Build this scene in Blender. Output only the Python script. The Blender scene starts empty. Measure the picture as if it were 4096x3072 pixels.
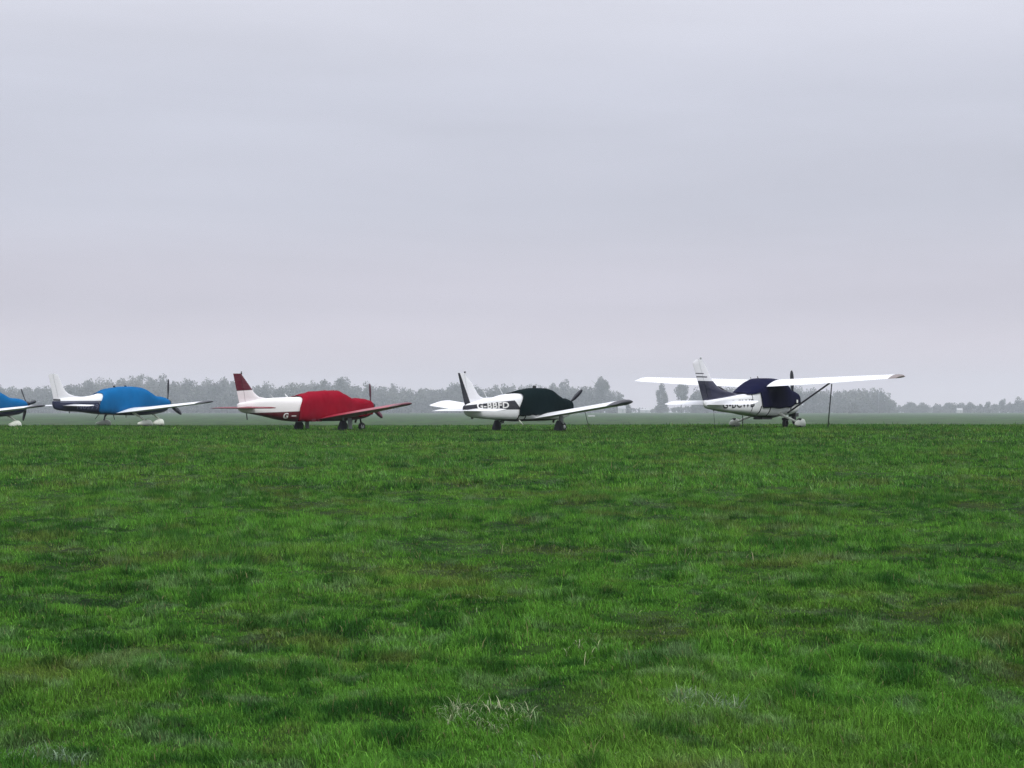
import bpy, bmesh, math, random
import numpy as np
from mathutils import Vector, Matrix, noise as mnoise

random.seed(7)
RNG = np.random.default_rng(11)
S = bpy.context.scene
C = S.collection
R = math.radians

# ------------------------------------------------------------------ camera
EYE = 0.9
cam_data = bpy.data.cameras.new("camera")
cam = bpy.data.objects.new("camera", cam_data)
C.objects.link(cam)
cam.location = (0, 0, EYE)
cam.rotation_euler = (R(90), 0, 0)
cam_data.sensor_width = 36.0
cam_data.lens = 36.0 * 7000 / 4096
cam_data.shift_y = 105.0 / 4096
cam_data.clip_start = 0.1
cam_data.clip_end = 8000
S.camera = cam

# ------------------------------------------------------------------ world
SUN_EL, SUN_AZ = R(48), R(150)          # azimuth clockwise from +Y
world = bpy.data.worlds.new("World")
S.world = world
world.use_nodes = True
wt = world.node_tree
wt.nodes.clear()
def wn(t, **k):
    n = wt.nodes.new(t)
    for a, b in k.items():
        setattr(n, a, b)
    return n
wout = wn("ShaderNodeOutputWorld")
wbg = wn("ShaderNodeBackground")
wbg.inputs["Strength"].default_value = 0.1
wt.links.new(wbg.outputs[0], wout.inputs["Surface"])
nish = wn("ShaderNodeTexSky", sky_type="NISHITA")
nish.sun_disc = False
nish.sun_elevation = SUN_EL
nish.sun_rotation = SUN_AZ
nish.air_density = 1.0
nish.dust_density = 3.0
tc = wn("ShaderNodeTexCoord")
sep = wn("ShaderNodeSeparateXYZ")
wt.links.new(tc.outputs["Generated"], sep.inputs[0])
# faint stratus banding: noise stretched sideways
mp = wn("ShaderNodeMapping")
mp.inputs["Scale"].default_value = (2.2, 2.2, 13.0)
wt.links.new(tc.outputs["Generated"], mp.inputs[0])
nz = wn("ShaderNodeTexNoise")
nz.inputs["Scale"].default_value = 1.6
nz.inputs["Detail"].default_value = 5.0
nz.inputs["Roughness"].default_value = 0.45
nz.inputs["Distortion"].default_value = 0.3
wt.links.new(mp.outputs[0], nz.inputs["Vector"])
ramp = wn("ShaderNodeValToRGB")
ramp.color_ramp.interpolation = "EASE"
SKY = [(0.0, (.78, .745, .82)), (0.03, (.70, .66, .74)), (0.063, (.605, .585, .67)), (0.12, (.572, .582, .672)),
       (0.17, (.605, .62, .715)), (0.235, (.69, .70, .79)), (0.45, (1.0, 1.03, 1.15)), (1.0, (1.6, 1.64, 1.8))]
cr = ramp.color_ramp.elements
cr[0].position = SKY[0][0]
cr[1].position = SKY[-1][0]
for p, c in SKY[1:-1]:
    cr.new(p)
for e, (p, c) in zip(cr, SKY):
    e.position = p
    e.color = (*c, 1)
wt.links.new(sep.outputs["Z"], ramp.inputs[0])
nr = wn("ShaderNodeMapRange")
nr.inputs["From Min"].default_value = 0.3
nr.inputs["From Max"].default_value = 0.7
nr.inputs["To Min"].default_value = 9.95
nr.inputs["To Max"].default_value = 11.15
wt.links.new(nz.outputs["Fac"], nr.inputs["Value"])
vm = wn("ShaderNodeVectorMath", operation="SCALE")
wt.links.new(ramp.outputs[0], vm.inputs[0])
wt.links.new(nr.outputs[0], vm.inputs["Scale"])
mixs = wn("ShaderNodeMix", data_type="RGBA")
mixs.inputs["Factor"].default_value = 0.95
wt.links.new(nish.outputs[0], mixs.inputs["A"])
wt.links.new(vm.outputs[0], mixs.inputs["B"])
wt.links.new(mixs.outputs["Result"], wbg.inputs["Color"])

sun_data = bpy.data.lights.new("sun", "SUN")
sun_data.energy = 1.5
sun_data.angle = R(18)
sun_data.color = (1.0, 0.97, 0.93)
sun = bpy.data.objects.new("sun", sun_data)
C.objects.link(sun)
sd = Vector((math.sin(SUN_AZ) * math.cos(SUN_EL), math.cos(SUN_AZ) * math.cos(SUN_EL), math.sin(SUN_EL)))
sun.rotation_euler = sd.to_track_quat("Z", "Y").to_euler()

vs = S.view_settings
vs.view_transform = "Standard"
vs.look = "None"
vs.gamma = 1.0
vs.use_curve_mapping = False
vs.exposure = 0.0
S.cycles.volume_bounces = 2
S.cycles.max_bounces = 8
S.cycles.use_denoising = True
S.cycles.denoising_input_passes = "RGB_ALBEDO_NORMAL"
S.cycles.denoising_prefilter = "NONE"
S.cycles.transparent_max_bounces = 8

# ------------------------------------------------------------------ numpy noise
def _hash(ix, iy, seed):
    h = (ix.astype(np.int64) * 374761393 + iy.astype(np.int64) * 668265263 + seed * 2147483647 * 7) & 0xFFFFFFFF
    h = ((h ^ (h >> 13)) * 1274126177) & 0xFFFFFFFF
    h = h ^ (h >> 16)
    return (h & 0xFFFF) / 65535.0
def vnoise(x, y, seed=0):
    x = np.asarray(x, float); y = np.asarray(y, float)
    ix = np.floor(x); iy = np.floor(y)
    fx = x - ix; fy = y - iy
    fx = fx * fx * fx * (fx * (fx * 6 - 15) + 10); fy = fy * fy * fy * (fy * (fy * 6 - 15) + 10)
    a = _hash(ix, iy, seed); b = _hash(ix + 1, iy, seed)
    c = _hash(ix, iy + 1, seed); d = _hash(ix + 1, iy + 1, seed)
    return a + (b - a) * fx + (c - a) * fy + (a - b - c + d) * fx * fy
def fbm(x, y, seed=0, octv=4, gain=.5):
    s = 0.; a = 1.; t = 0.
    for k in range(octv):
        c_, s_ = math.cos(.6 * k + .3), math.sin(.6 * k + .3)
        s = s + a * vnoise((x * c_ - y * s_) * 2 ** k, (x * s_ + y * c_) * 2 ** k, seed + k * 17)
        t += a; a *= gain
    return s / t
def sstep(a, b, x):
    t = np.clip((np.asarray(x, float) - a) / (b - a), 0, 1)
    return t * t * (3 - 2 * t)

# ------------------------------------------------------------------ materials
def new_mat(name):
    m = bpy.data.materials.new(name)
    m.use_nodes = True
    return m, m.node_tree, m.node_tree.nodes["Principled BSDF"]
def link(nt, a, b):
    nt.links.new(a, b)
def mat_noise(name, col, rough=.5, var=.12, scale=3., bump=0., bscale=40., metal=0., sheen=0., spec=.5, coat=0.):
    m, nt, p = new_mat(name)
    tcn = nt.nodes.new("ShaderNodeTexCoord")
    n = nt.nodes.new("ShaderNodeTexNoise")
    n.inputs["Scale"].default_value = scale
    n.inputs["Detail"].default_value = 5
    link(nt, tcn.outputs["Object"], n.inputs["Vector"])
    mx = nt.nodes.new("ShaderNodeMix"); mx.data_type = "RGBA"
    mx.inputs["A"].default_value = (*[c * (1 - var) for c in col], 1)
    mx.inputs["B"].default_value = (*[min(1, c * (1 + var)) for c in col], 1)
    link(nt, n.outputs["Fac"], mx.inputs["Factor"])
    link(nt, mx.outputs["Result"], p.inputs["Base Color"])
    p.inputs["Roughness"].default_value = rough
    p.inputs["Metallic"].default_value = metal
    p.inputs["Specular IOR Level"].default_value = spec
    p.inputs["Coat Weight"].default_value = coat
    p.inputs["Coat Roughness"].default_value = .15
    if sheen:
        p.inputs["Sheen Weight"].default_value = sheen
    if bump:
        n2 = nt.nodes.new("ShaderNodeTexNoise")
        n2.inputs["Scale"].default_value = bscale
        n2.inputs["Detail"].default_value = 3
        link(nt, tcn.outputs["Object"], n2.inputs["Vector"])
        b = nt.nodes.new("ShaderNodeBump")
        b.inputs["Strength"].default_value = bump
        b.inputs["Distance"].default_value = .02
        link(nt, n2.outputs["Fac"], b.inputs["Height"])
        link(nt, b.outputs["Normal"], p.inputs["Normal"])
    return m
def mat_paint(name, base, zones, rough=.35, dirt=.10):
    """aircraft paint: zones = [(colour, [(a, b, c), ...])]: colour where a*x + b*z + c > 0 for all, aircraft axes"""
    m, nt, p = new_mat(name)
    tcn = nt.nodes.new("ShaderNodeTexCoord")
    sp = nt.nodes.new("ShaderNodeSeparateXYZ")
    link(nt, tcn.outputs["Object"], sp.inputs[0])
    cur = nt.nodes.new("ShaderNodeRGB").outputs[0]
    cur.default_value = (*base, 1)
    def mth(op, a, b):
        n = nt.nodes.new("ShaderNodeMath"); n.operation = op
        for i, v in enumerate((a, b)):
            if isinstance(v, (int, float)):
                n.inputs[i].default_value = v
            else:
                link(nt, v, n.inputs[i])
        return n.outputs[0]
    for col, conds in zones:
        f = None
        for a, b, c in conds:
            e = mth("ADD", mth("MULTIPLY", sp.outputs["X"], a), mth("MULTIPLY", sp.outputs["Z"], b))
            g = mth("GREATER_THAN", e, -c)
            f = g if f is None else mth("MULTIPLY", f, g)
        mx = nt.nodes.new("ShaderNodeMix"); mx.data_type = "RGBA"
        link(nt, f, mx.inputs["Factor"]); link(nt, cur, mx.inputs["A"])
        mx.inputs["B"].default_value = (*col, 1)
        cur = mx.outputs["Result"]
    # grime streaks
    mpn = nt.nodes.new("ShaderNodeMapping"); mpn.inputs["Scale"].default_value = (1.2, 1.2, 5)
    link(nt, tcn.outputs["Object"], mpn.inputs[0])
    n = nt.nodes.new("ShaderNodeTexNoise"); n.inputs["Scale"].default_value = 2.5; n.inputs["Detail"].default_value = 6
    link(nt, mpn.outputs[0], n.inputs["Vector"])
    mr = nt.nodes.new("ShaderNodeMapRange")
    mr.inputs["From Min"].default_value = .35; mr.inputs["From Max"].default_value = .75
    mr.inputs["To Min"].default_value = 0; mr.inputs["To Max"].default_value = dirt
    link(nt, n.outputs["Fac"], mr.inputs["Value"])
    mx = nt.nodes.new("ShaderNodeMix"); mx.data_type = "RGBA"
    link(nt, mr.outputs[0], mx.inputs["Factor"]); link(nt, cur, mx.inputs["A"])
    mx.inputs["B"].default_value = (.30, .30, .27, 1)
    link(nt, mx.outputs["Result"], p.inputs["Base Color"])
    p.inputs["Specular IOR Level"].default_value = .3
    rr = nt.nodes.new("ShaderNodeMapRange")
    rr.inputs["To Min"].default_value = rough - .08; rr.inputs["To Max"].default_value = rough + .12
    link(nt, n.outputs["Fac"], rr.inputs["Value"]); link(nt, rr.outputs[0], p.inputs["Roughness"])
    return m
def mat_attr(name, rough=.8, spec=.2, trans=0., noise_scale=0., noise_amt=0.):
    m, nt, p = new_mat(name)
    a = nt.nodes.new("ShaderNodeAttribute"); a.attribute_name = "col"
    out = a.outputs["Color"]
    if noise_scale:
        tcn = nt.nodes.new("ShaderNodeTexCoord")
        n = nt.nodes.new("ShaderNodeTexNoise"); n.inputs["Scale"].default_value = noise_scale
        n.inputs["Detail"].default_value = 7; n.inputs["Roughness"].default_value = .62
        link(nt, tcn.outputs["Object"], n.inputs["Vector"])
        mr = nt.nodes.new("ShaderNodeMapRange")
        mr.inputs["From Min"].default_value = .3; mr.inputs["From Max"].default_value = .7
        mr.inputs["To Min"].default_value = 1 - noise_amt; mr.inputs["To Max"].default_value = 1 + noise_amt
        link(nt, n.outputs["Fac"], mr.inputs["Value"])
        v = nt.nodes.new("ShaderNodeVectorMath"); v.operation = "SCALE"
        link(nt, out, v.inputs[0]); link(nt, mr.outputs[0], v.inputs["Scale"])
        out = v.outputs[0]
        b = nt.nodes.new("ShaderNodeBump"); b.inputs["Strength"].default_value = .8; b.inputs["Distance"].default_value = .06
        link(nt, n.outputs["Fac"], b.inputs["Height"]); link(nt, b.outputs["Normal"], p.inputs["Normal"])
    link(nt, out, p.inputs["Base Color"])
    p.inputs["Roughness"].default_value = rough
    p.inputs["Specular IOR Level"].default_value = spec
    if trans:
        mo = nt.nodes["Material Output"]
        t = nt.nodes.new("ShaderNodeBsdfTranslucent")
        link(nt, out, t.inputs["Color"])
        ms = nt.nodes.new("ShaderNodeMixShader"); ms.inputs[0].default_value = trans
        link(nt, p.outputs[0], ms.inputs[1]); link(nt, t.outputs[0], ms.inputs[2])
        link(nt, ms.outputs[0], mo.inputs["Surface"])
    return m

WHITE = (.80, .81, .82)
M = {}
M["white"] = mat_paint("white_paint", WHITE, [])
M["black"] = mat_noise("black_rubber", (.012, .012, .013), .75, .3)
M["dark_metal"] = mat_noise("dark_metal", (.02, .021, .025), .4, .3)
M["grey_metal"] = mat_noise("grey_metal", (.32, .34, .34), .45, .2)
M["rope"] = mat_noise("rope_fibre", (.035, .04, .035), .9, .3, 30)
M["strap"] = mat_noise("strap_webbing", (.012, .013, .018), .9, .3, 30)
M["fairing"] = mat_noise("fairing_white", (.83, .86, .76), .45, .15, 4)
M["letter_white"] = mat_noise("letter_white", (.78, .78, .76), .5, .06)
M["letter_black"] = mat_noise("letter_black", (.010, .011, .020), .5, .2)
M["tip_dark"] = mat_noise("wingtip_dark", (.014, .015, .022), .45, .3)
M["tip_grey"] = mat_noise("wingtip_grey", (.20, .165, .155), .5, .25, 6)
M["cov_blue"] = mat_noise("blue_cover_fabric", (.001, .108, .29), .95, .2, 2.2, .3, 24, spec=.08)
M["cov_red"] = mat_noise("red_cover_fabric", (.23, .001, .014), .95, .2, 2.2, .3, 24, spec=.08)
M["cov_green"] = mat_noise("green_cover_fabric", (.001, .0075, .0085), .95, .2, 2.2, .3, 24, spec=.03)
M["cov_navy"] = mat_noise("navy_cover_fabric", (.004, .005, .028), .95, .2, 2.2, .3, 24, spec=.08)
M["red_wing"] = mat_noise("red_wing_paint", (.30, .004, .024), .45, .15, 2, coat=.2)
M["maroon"] = mat_noise("maroon_paint", (.10, .004, .016), .4, .2, 2)

# ------------------------------------------------------------------ object helpers
def mesh_obj(name, verts, faces, mat=None, parent=None, smooth=True, zoff=0.):
    me = bpy.data.meshes.new(name)
    me.from_pydata([tuple(v) for v in verts], [], faces)
    me.update()
    if smooth:
        me.polygons.foreach_set("use_smooth", [True] * len(me.polygons))
    if mat:
        me.materials.append(mat)
    o = bpy.data.objects.new(name, me)
    C.objects.link(o)
    if parent is not None:
        o.parent = parent
    return o
def bm_obj(name, bm, mat=None, parent=None, smooth=True):
    me = bpy.data.meshes.new(name)
    bm.normal_update()
    bm.to_mesh(me)
    bm.free()
    if smooth:
        me.polygons.foreach_set("use_smooth", [True] * len(me.polygons))
    if mat:
        me.materials.append(mat)
    o = bpy.data.objects.new(name, me)
    C.objects.link(o)
    if parent is not None:
        o.parent = parent
    return o
def tag(o, label=None, cat=None, group=None, kind=None):
    if label: o["label"] = label
    if cat: o["category"] = cat
    if group: o["group"] = group
    if kind: o["kind"] = kind
    return o
def empty(name, loc, rz, label, cat, group=None):
    o = bpy.data.objects.new(name, None)
    o.empty_display_size = .3
    C.objects.link(o)
    o.location = loc
    o.rotation_euler = (0, 0, rz)
    return tag(o, label, cat, group)
def sharpen(o, ang=35):
    me = o.data
    bm = bmesh.new(); bm.from_mesh(me)
    for e in bm.edges:
        if len(e.link_faces) == 2 and e.calc_face_angle(0) > R(ang):
            e.smooth = False
    bm.to_mesh(me); bm.free()
    return o
def tube(pts, radii, n=8, caps=True):
    """returns verts, faces of a tube along pts"""
    V, Fc = [], []
    pts = [Vector(p) for p in pts]
    if not hasattr(radii, "__len__"):
        radii = [radii] * len(pts)
    up = Vector((0, 0, 1))
    for i, p in enumerate(pts):
        d = (pts[min(i + 1, len(pts) - 1)] - pts[max(i - 1, 0)]).normalized()
        a = d.cross(up)
        if a.length < 1e-3:
            a = d.cross(Vector((1, 0, 0)))
        a.normalize(); b = a.cross(d).normalized()
        for k in range(n):
            t = 2 * math.pi * k / n
            V.append(p + (a * math.cos(t) + b * math.sin(t)) * radii[i])
    for i in range(len(pts) - 1):
        for k in range(n):
            q = (k + 1) % n
            Fc.append((i * n + k, i * n + q, (i + 1) * n + q, (i + 1) * n + k))
    if caps:
        Fc.append(tuple(range(n))[::-1])
        Fc.append(tuple(range((len(pts) - 1) * n, len(pts) * n)))
    return V, Fc
def join(parts):
    V, Fc = [], []
    for v, f in parts:
        b = len(V)
        V += list(v)
        Fc += [tuple(i + b for i in q) for q in f]
    return V, Fc
def box(c, s, rz=0.):
    cx, cy, cz = c; sx, sy, sz = (k / 2 for k in s)
    V = [Vector((x * sx, y * sy, z * sz)) for x in (-1, 1) for y in (-1, 1) for z in (-1, 1)]
    rm = Matrix.Rotation(rz, 3, "Z")
    V = [rm @ v + Vector(c) for v in V]
    return V, [(0, 1, 3, 2), (4, 6, 7, 5), (0, 4, 5, 1), (2, 3, 7, 6), (0, 2, 6, 4), (1, 5, 7, 3)]

# ------------------------------------------------------------------ fuselage maths
class Body:
    """lofted fuselage: stations (x, z_bottom, z_top, half_width)"""
    def __init__(self, st, p=2.7, mid=.52):
        self.st = sorted(st); self.p = p; self.mid = mid
        a = np.array(self.st); self.x, self.zb, self.zt, self.w = a.T
        # smooth resample
    def at(self, x):
        return (float(np.interp(x, self.x, self.zb)), float(np.interp(x, self.x, self.zt)), float(np.interp(x, self.x, self.w)))
    def half(self, x, z, grow=0.):
        zb, zt, w = self.at(x); zm = zb + (zt - zb) * self.mid
        h = (zt - zm) if z > zm else (zm - zb)
        k = min(1., abs(z - zm) / max(h + grow, 1e-4))
        return (w + grow) * (1 - k ** self.p) ** (1 / self.p)
    def ring(self, x, n, grow=0.):
        zb, zt, w = self.at(x); zm = zb + (zt - zb) * self.mid
        out = []
        for k in range(n):
            t = 2 * math.pi * k / n
            c, s = math.cos(t), math.sin(t)
            y = (w + grow) * math.copysign(abs(c) ** (2 / self.p), c)
            h = (zt - zm) if s > 0 else (zm - zb)
            z = zm + (h + grow) * math.copysign(abs(s) ** (2 / self.p), s)
            out.append(Vector((x, y, z)))
        return out
    def build(self, name, mat, parent, n=28, sub=.14):
        xs = [self.x[0]]
        for a, b in zip(self.x[:-1], self.x[1:]):
            m = max(1, int(round((b - a) / sub)))
            xs += [a + (b - a) * (i + 1) / m for i in range(m)]
        V, Fc = [], []
        for x in xs:
            V += self.ring(x, n)
        for i in range(len(xs) - 1):
            for k in range(n):
                q = (k + 1) % n
                Fc.append((i * n + k, (i + 1) * n + k, (i + 1) * n + q, i * n + q))
        Fc.append(tuple(range(n)))
        Fc.append(tuple(range((len(xs) - 1) * n, len(xs) * n))[::-1])
        return mesh_obj(name, V, Fc, mat, parent)
def smooth_st(st, it=1):
    """densify stations with a monotone-ish (Catmull) curve so the loft has no kinks"""
    a = np.array(sorted(st)); x = a[:, 0]
    xs = list(x)
    for v in np.arange(x[0], x[-1], .12):
        if min(abs(v - q) for q in xs) > .03: xs.append(v)
    xs = np.array(sorted(xs))
    out = [xs]
    for c in (1, 2, 3):
        y = a[:, c]; d = np.gradient(y, x)
        k = np.clip(np.searchsorted(x, xs, side="right") - 1, 0, len(x) - 2)
        h = x[k + 1] - x[k]; t = (xs - x[k]) / h
        sl = (y[k + 1] - y[k]) / h
        def lim(dd):
            return np.where(sl * dd <= 0, 0, np.sign(sl) * np.minimum(np.abs(dd), 2.2 * np.abs(sl)))
        d0, d1 = lim(d[k]), lim(d[k + 1])
        h00 = 2 * t ** 3 - 3 * t ** 2 + 1; h10 = t ** 3 - 2 * t ** 2 + t; h01 = -2 * t ** 3 + 3 * t ** 2; h11 = t ** 3 - t ** 2
        out.append(h00 * y[k] + h10 * h * d0 + h01 * y[k + 1] + h11 * h * d1)
    return [tuple(r) for r in np.array(out).T]

def airfoil(n=11, camber=.02):
    xs = [.5 * (1 - math.cos(math.pi * i / n)) for i in range(n + 1)]
    def th(x):
        return 5 * (.2969 * math.sqrt(x) - .126 * x - .3516 * x ** 2 + .2843 * x ** 3 - .1015 * x ** 4)
    up = [(x, camber * 4 * x * (1 - x), th(x)) for x in xs]
    return up
def wing_mesh(secs, camber=.02, n=11):
    """secs: (y, xLE, zLE, xTE, zTE, thickness ratio)"""
    af = airfoil(n, camber)
    m = 2 * n
    V, Fc = [], []
    for y, xl, zl, xt, zt, t in secs:
        le = Vector((xl, y, zl)); te = Vector((xt, y, zt))
        ch = te - le; L = ch.length
        nn = Vector((-ch.z, 0, ch.x)).normalized()
        if nn.z < 0: nn = -nn
        pts = []
        for x, c, h in af:
            pts.append(le + ch * x + nn * (c * L + h * t * L))
        for x, c, h in af[-2:0:-1]:
            pts.append(le + ch * x + nn * (c * L - h * t * L))
        V += pts
    for i in range(len(secs) - 1):
        for k in range(m):
            q = (k + 1) % m
            Fc.append((i * m + k, i * m + q, (i + 1) * m + q, (i + 1) * m + k))
    Fc.append(tuple(range(m)))
    Fc.append(tuple(range((len(secs) - 1) * m, len(secs) * m))[::-1])
    return V, Fc
def mirror(vf):
    V, Fc = vf
    return [Vector((v.x, -v.y, v.z)) for v in V], [tuple(reversed(f)) for f in Fc]
def lerp_sec(a, b, t):
    return tuple(p + (q - p) * t for p, q in zip(a, b))
def fix_normals(o):
    bm = bmesh.new(); bm.from_mesh(o.data)
    bmesh.ops.recalc_face_normals(bm, faces=bm.faces)
    bm.to_mesh(o.data); bm.free()
    return o
def wing_pair(root, secs, mat, tipmat, tipfrom, camber=.02, lefttip=None):
    """right wing sections (y negative), mirrored for the left; the last stretch is the wingtip sub-part"""
    secs = sorted(secs, key=lambda s: -s[0])
    def at(y):
        for a, b in zip(secs[:-1], secs[1:]):
            if b[0] <= y <= a[0]:
                return lerp_sec(a, b, (y - a[0]) / (b[0] - a[0]))
        return secs[-1]
    main = [s for s in secs if s[0] > tipfrom] + [at(tipfrom)]
    y1 = secs[-1][0]
    tip = []
    for f, k in ((0, 1.004), (.45, 1.0), (.75, .86), (.92, .62), (1., .25)):
        y = tipfrom + (y1 - tipfrom) * f
        s = at(y)
        ch = 1 if f < .5 else (1 - .22 * ((f - .5) / .5) ** 2)
        xm, zm = s[1] * .55 + s[3] * .45, s[2] * .55 + s[4] * .45
        s = (y, xm + (s[1] - xm) * ch, zm + (s[2] - zm) * ch, xm + (s[3] - xm) * ch, zm + (s[4] - zm) * ch, s[5] * k)
        tip.append(s)
    for side in (0, 1):
        w = wing_mesh(main, camber); t = wing_mesh(tip, camber)
        if side: w, t = mirror(w), mirror(t)
        o = sharpen(fix_normals(mesh_obj("wing", *w, mat, root)))
        sharpen(fix_normals(mesh_obj("wingtip", *t, (lefttip or tipmat) if side else tipmat, o)))
def fin_mesh(levels, thick):
    """levels: (z, xLE, xTE): an upright airfoil"""
    af = airfoil(8, 0)
    m = 16
    V, Fc = [], []
    for z, xl, xt in levels:
        L = xl - xt
        tt = thick if isinstance(thick, float) else thick(z)
        pts = [Vector((xl - L * x, h * tt, z)) for x, c, h in af] + [Vector((xl - L * x, -h * tt, z)) for x, c, h in af[-2:0:-1]]
        V += pts
    for i in range(len(levels) - 1):
        for k in range(m):
            q = (k + 1) % m
            Fc.append((i * m + k, i * m + q, (i + 1) * m + q, (i + 1) * m + k))
    Fc.append(tuple(range(m))); Fc.append(tuple(range((len(levels) - 1) * m, len(levels) * m)))
    return V, Fc
def interp_pts(z, pts):
    pts = sorted(pts, key=lambda p: p[1])
    return float(np.interp(z, [p[1] for p in pts], [p[0] for p in pts]))
def fin_and_rudder(root, le, te, hinge, mat, zbase, mat2=None, thick=.16):
    """le/te/hinge: [(x, z)] outlines in the aircraft's plane of symmetry"""
    ztop = max(p[1] for p in le)
    zs = sorted(set([zbase] + [round(p[1], 3) for p in le + te if p[1] > zbase] + list(np.linspace(zbase, ztop, 14))))
    hl = [(z, interp_pts(z, le), interp_pts(z, hinge)) for z in zs]
    def tk(z):
        return thick * (1 - .5 * (z - zbase) / (ztop - zbase))
    # the fixed fin, cut square at the hinge: airfoil stretched past the hinge then the rudder behind it
    V, Fc = [], []
    def section(z, xl, xh, xt, part):
        L = max(.05, xl - xt); out = []
        if part == "fin":
            xs = [xl - (xl - xh) * i / 8 for i in range(9)]
        else:
            xs = [xh - .018 - (xh - .018 - xt) * i / 5 for i in range(6)]
        def h(x):
            u = min(1, max(0, (xl - x) / min(L, 1.7)))
            if L > 1.7:
                # long dorsal fillet: thin ahead, full thickness near the fin
                u = min(1, max(0, (xl - x) / L))
            return tk(z) * 5 * (.2969 * math.sqrt(u) - .126 * u - .3516 * u * u + .2843 * u ** 3 - .1015 * u ** 4) + .004
        return [Vector((x, h(x), z)) for x in xs] + [Vector((x, -h(x), z)) for x in reversed(xs)]
    for part, nm, mt in (("fin", "fin", mat), ("rud", "rudder", mat2 or mat)):
        V, Fc = [], []
        rows = 0; m = 0
        for z in zs:
            xl, xh, xt = interp_pts(z, le), interp_pts(z, hinge), interp_pts(z, te)
            xl = max(xl, xh + .03)
            s = section(z, xl, xh, xt, part); m = len(s); V += s; rows += 1
        for i in range(rows - 1):
            for k in range(m):
                q = (k + 1) % m
                Fc.append((i * m + k, i * m + q, (i + 1) * m + q, (i + 1) * m + k))
        Fc.append(tuple(range(m))); Fc.append(tuple(range((rows - 1) * m, rows * m)))
        o = sharpen(fix_normals(mesh_obj(nm, V, Fc, mt, root)))
        if part == "fin": fin = o
    return fin
def lettering(text, body, x0, x1, zb0, zb1, h, mat, parent, side=-1, bold=.012, grow=.006, name="registration_lettering"):
    cu = bpy.data.curves.new(name, "FONT")
    cu.body = text; cu.size = 1.0; cu.offset = bold; cu.space_character = 1.08; cu.resolution_u = 3
    ob = bpy.data.objects.new("tmp_text", cu); C.objects.link(ob)
    dg = bpy.context.evaluated_depsgraph_get()
    me = bpy.data.meshes.new_from_object(ob.evaluated_get(dg))
    bpy.data.objects.remove(ob); bpy.data.curves.remove(cu)
    bm = bmesh.new(); bm.from_mesh(me); bpy.data.meshes.remove(me)
    xs = [v.co.x for v in bm.verts]; ys = [v.co.y for v in bm.verts]
    ax, bx, ay, by = min(xs), max(xs), min(ys), max(ys)
    for v in bm.verts:
        u = (v.co.x - ax) / (bx - ax); w = (v.co.y - ay) / (by - ay)
        v.co = Vector((x0 + (x1 - x0) * u, 0, zb0 + (zb1 - zb0) * u + h * w))
    bmesh.ops.triangulate(bm, faces=bm.faces)
    for _ in range(4):
        ed = [e for e in bm.edges if e.calc_length() > .07]
        if not ed: break
        bmesh.ops.subdivide_edges(bm, edges=ed, cuts=1)
        bmesh.ops.triangulate(bm, faces=[f for f in bm.faces if len(f.verts) > 3])
    for v in bm.verts:
        v.co.y = side * (body.half(v.co.x, v.co.z) + grow)
    return bm_obj(name, bm, mat, parent, smooth=False)

def cover_mesh(body, x0, x1, zcut, grow=.035, wrinkle=.014, seed=0, n=38, step=.06, closed_nose=True, seams=(), topbulge=None, slant=0.):
    """a fabric cover pulled over the body from x0 to x1, hem at height zcut(x)"""
    xs = list(np.arange(x0, x1, step)) + [x1]
    V, Fc = [], []
    for x in xs:
        x_row = x
        zb, zt, w = body.at(x); zm = zb + (zt - zb) * body.mid
        zc = zcut(x)
        s = (zc - zm) / max(.05, ((zt - zm) if zc > zm else (zm - zb)) + grow)
        s = max(-.985, min(.9, s))
        a0 = math.asin(math.copysign(abs(s) ** (body.p / 2), s))
        for k in range(n + 1):
            t = a0 + (math.pi - 2 * a0) * k / n
            c, sn = math.cos(t), math.sin(t)
            # the rear hem leans forward towards the roof
            x = x_row + slant * max(0., sn) ** .7 * max(0., 1 - (x_row - x0) / 1.2)
            zb, zt, w = body.at(x); zm = zb + (zt - zb) * body.mid
            y = (w + grow) * math.copysign(abs(c) ** (2 / body.p), c)
            h = (zt - zm) if sn > 0 else (zm - zb)
            z = zm + (h + grow) * math.copysign(abs(sn) ** (2 / body.p), sn)
            p = Vector((x, y, z))
            q = Vector((x * 1.5 + seed, y * 1.7, z * .9 - x * .8))
            d = wrinkle * (mnoise.noise(q * 1.9) + .6 * mnoise.noise(q * 4.3))
            # drag folds that run down from the roof
            fold = mnoise.noise(Vector((x * 3.2 + z * 1.6 + seed, .3 * z, seed)))
            d += wrinkle * 1.1 * max(0, fold) ** 1.0 * min(1, abs(c) * 1.3)
            for sx, dep in seams:
                d += dep * math.exp(-((x - sx - .05 * (zt - z)) / .035) ** 2)
            if topbulge: d += topbulge(x, c, sn)
            nrm = Vector((0, c, sn)).normalized()
            p += nrm * (d + wrinkle * .6)
            V.append(p)
    m = n + 1
    for i in range(len(xs) - 1):
        for k in range(n):
            Fc.append((i * m + k, (i + 1) * m + k, (i + 1) * m + k + 1, i * m + k + 1))
    if closed_nose:
        b = (len(xs) - 1) * m
        cx = sum((V[b + k] for k in range(m)), Vector()) / m + Vector((.06, 0, 0))
        V.append(cx)
        for k in range(m - 1):
            Fc.append((b + k, len(V) - 1, b + k + 1))
    return V, Fc
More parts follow.
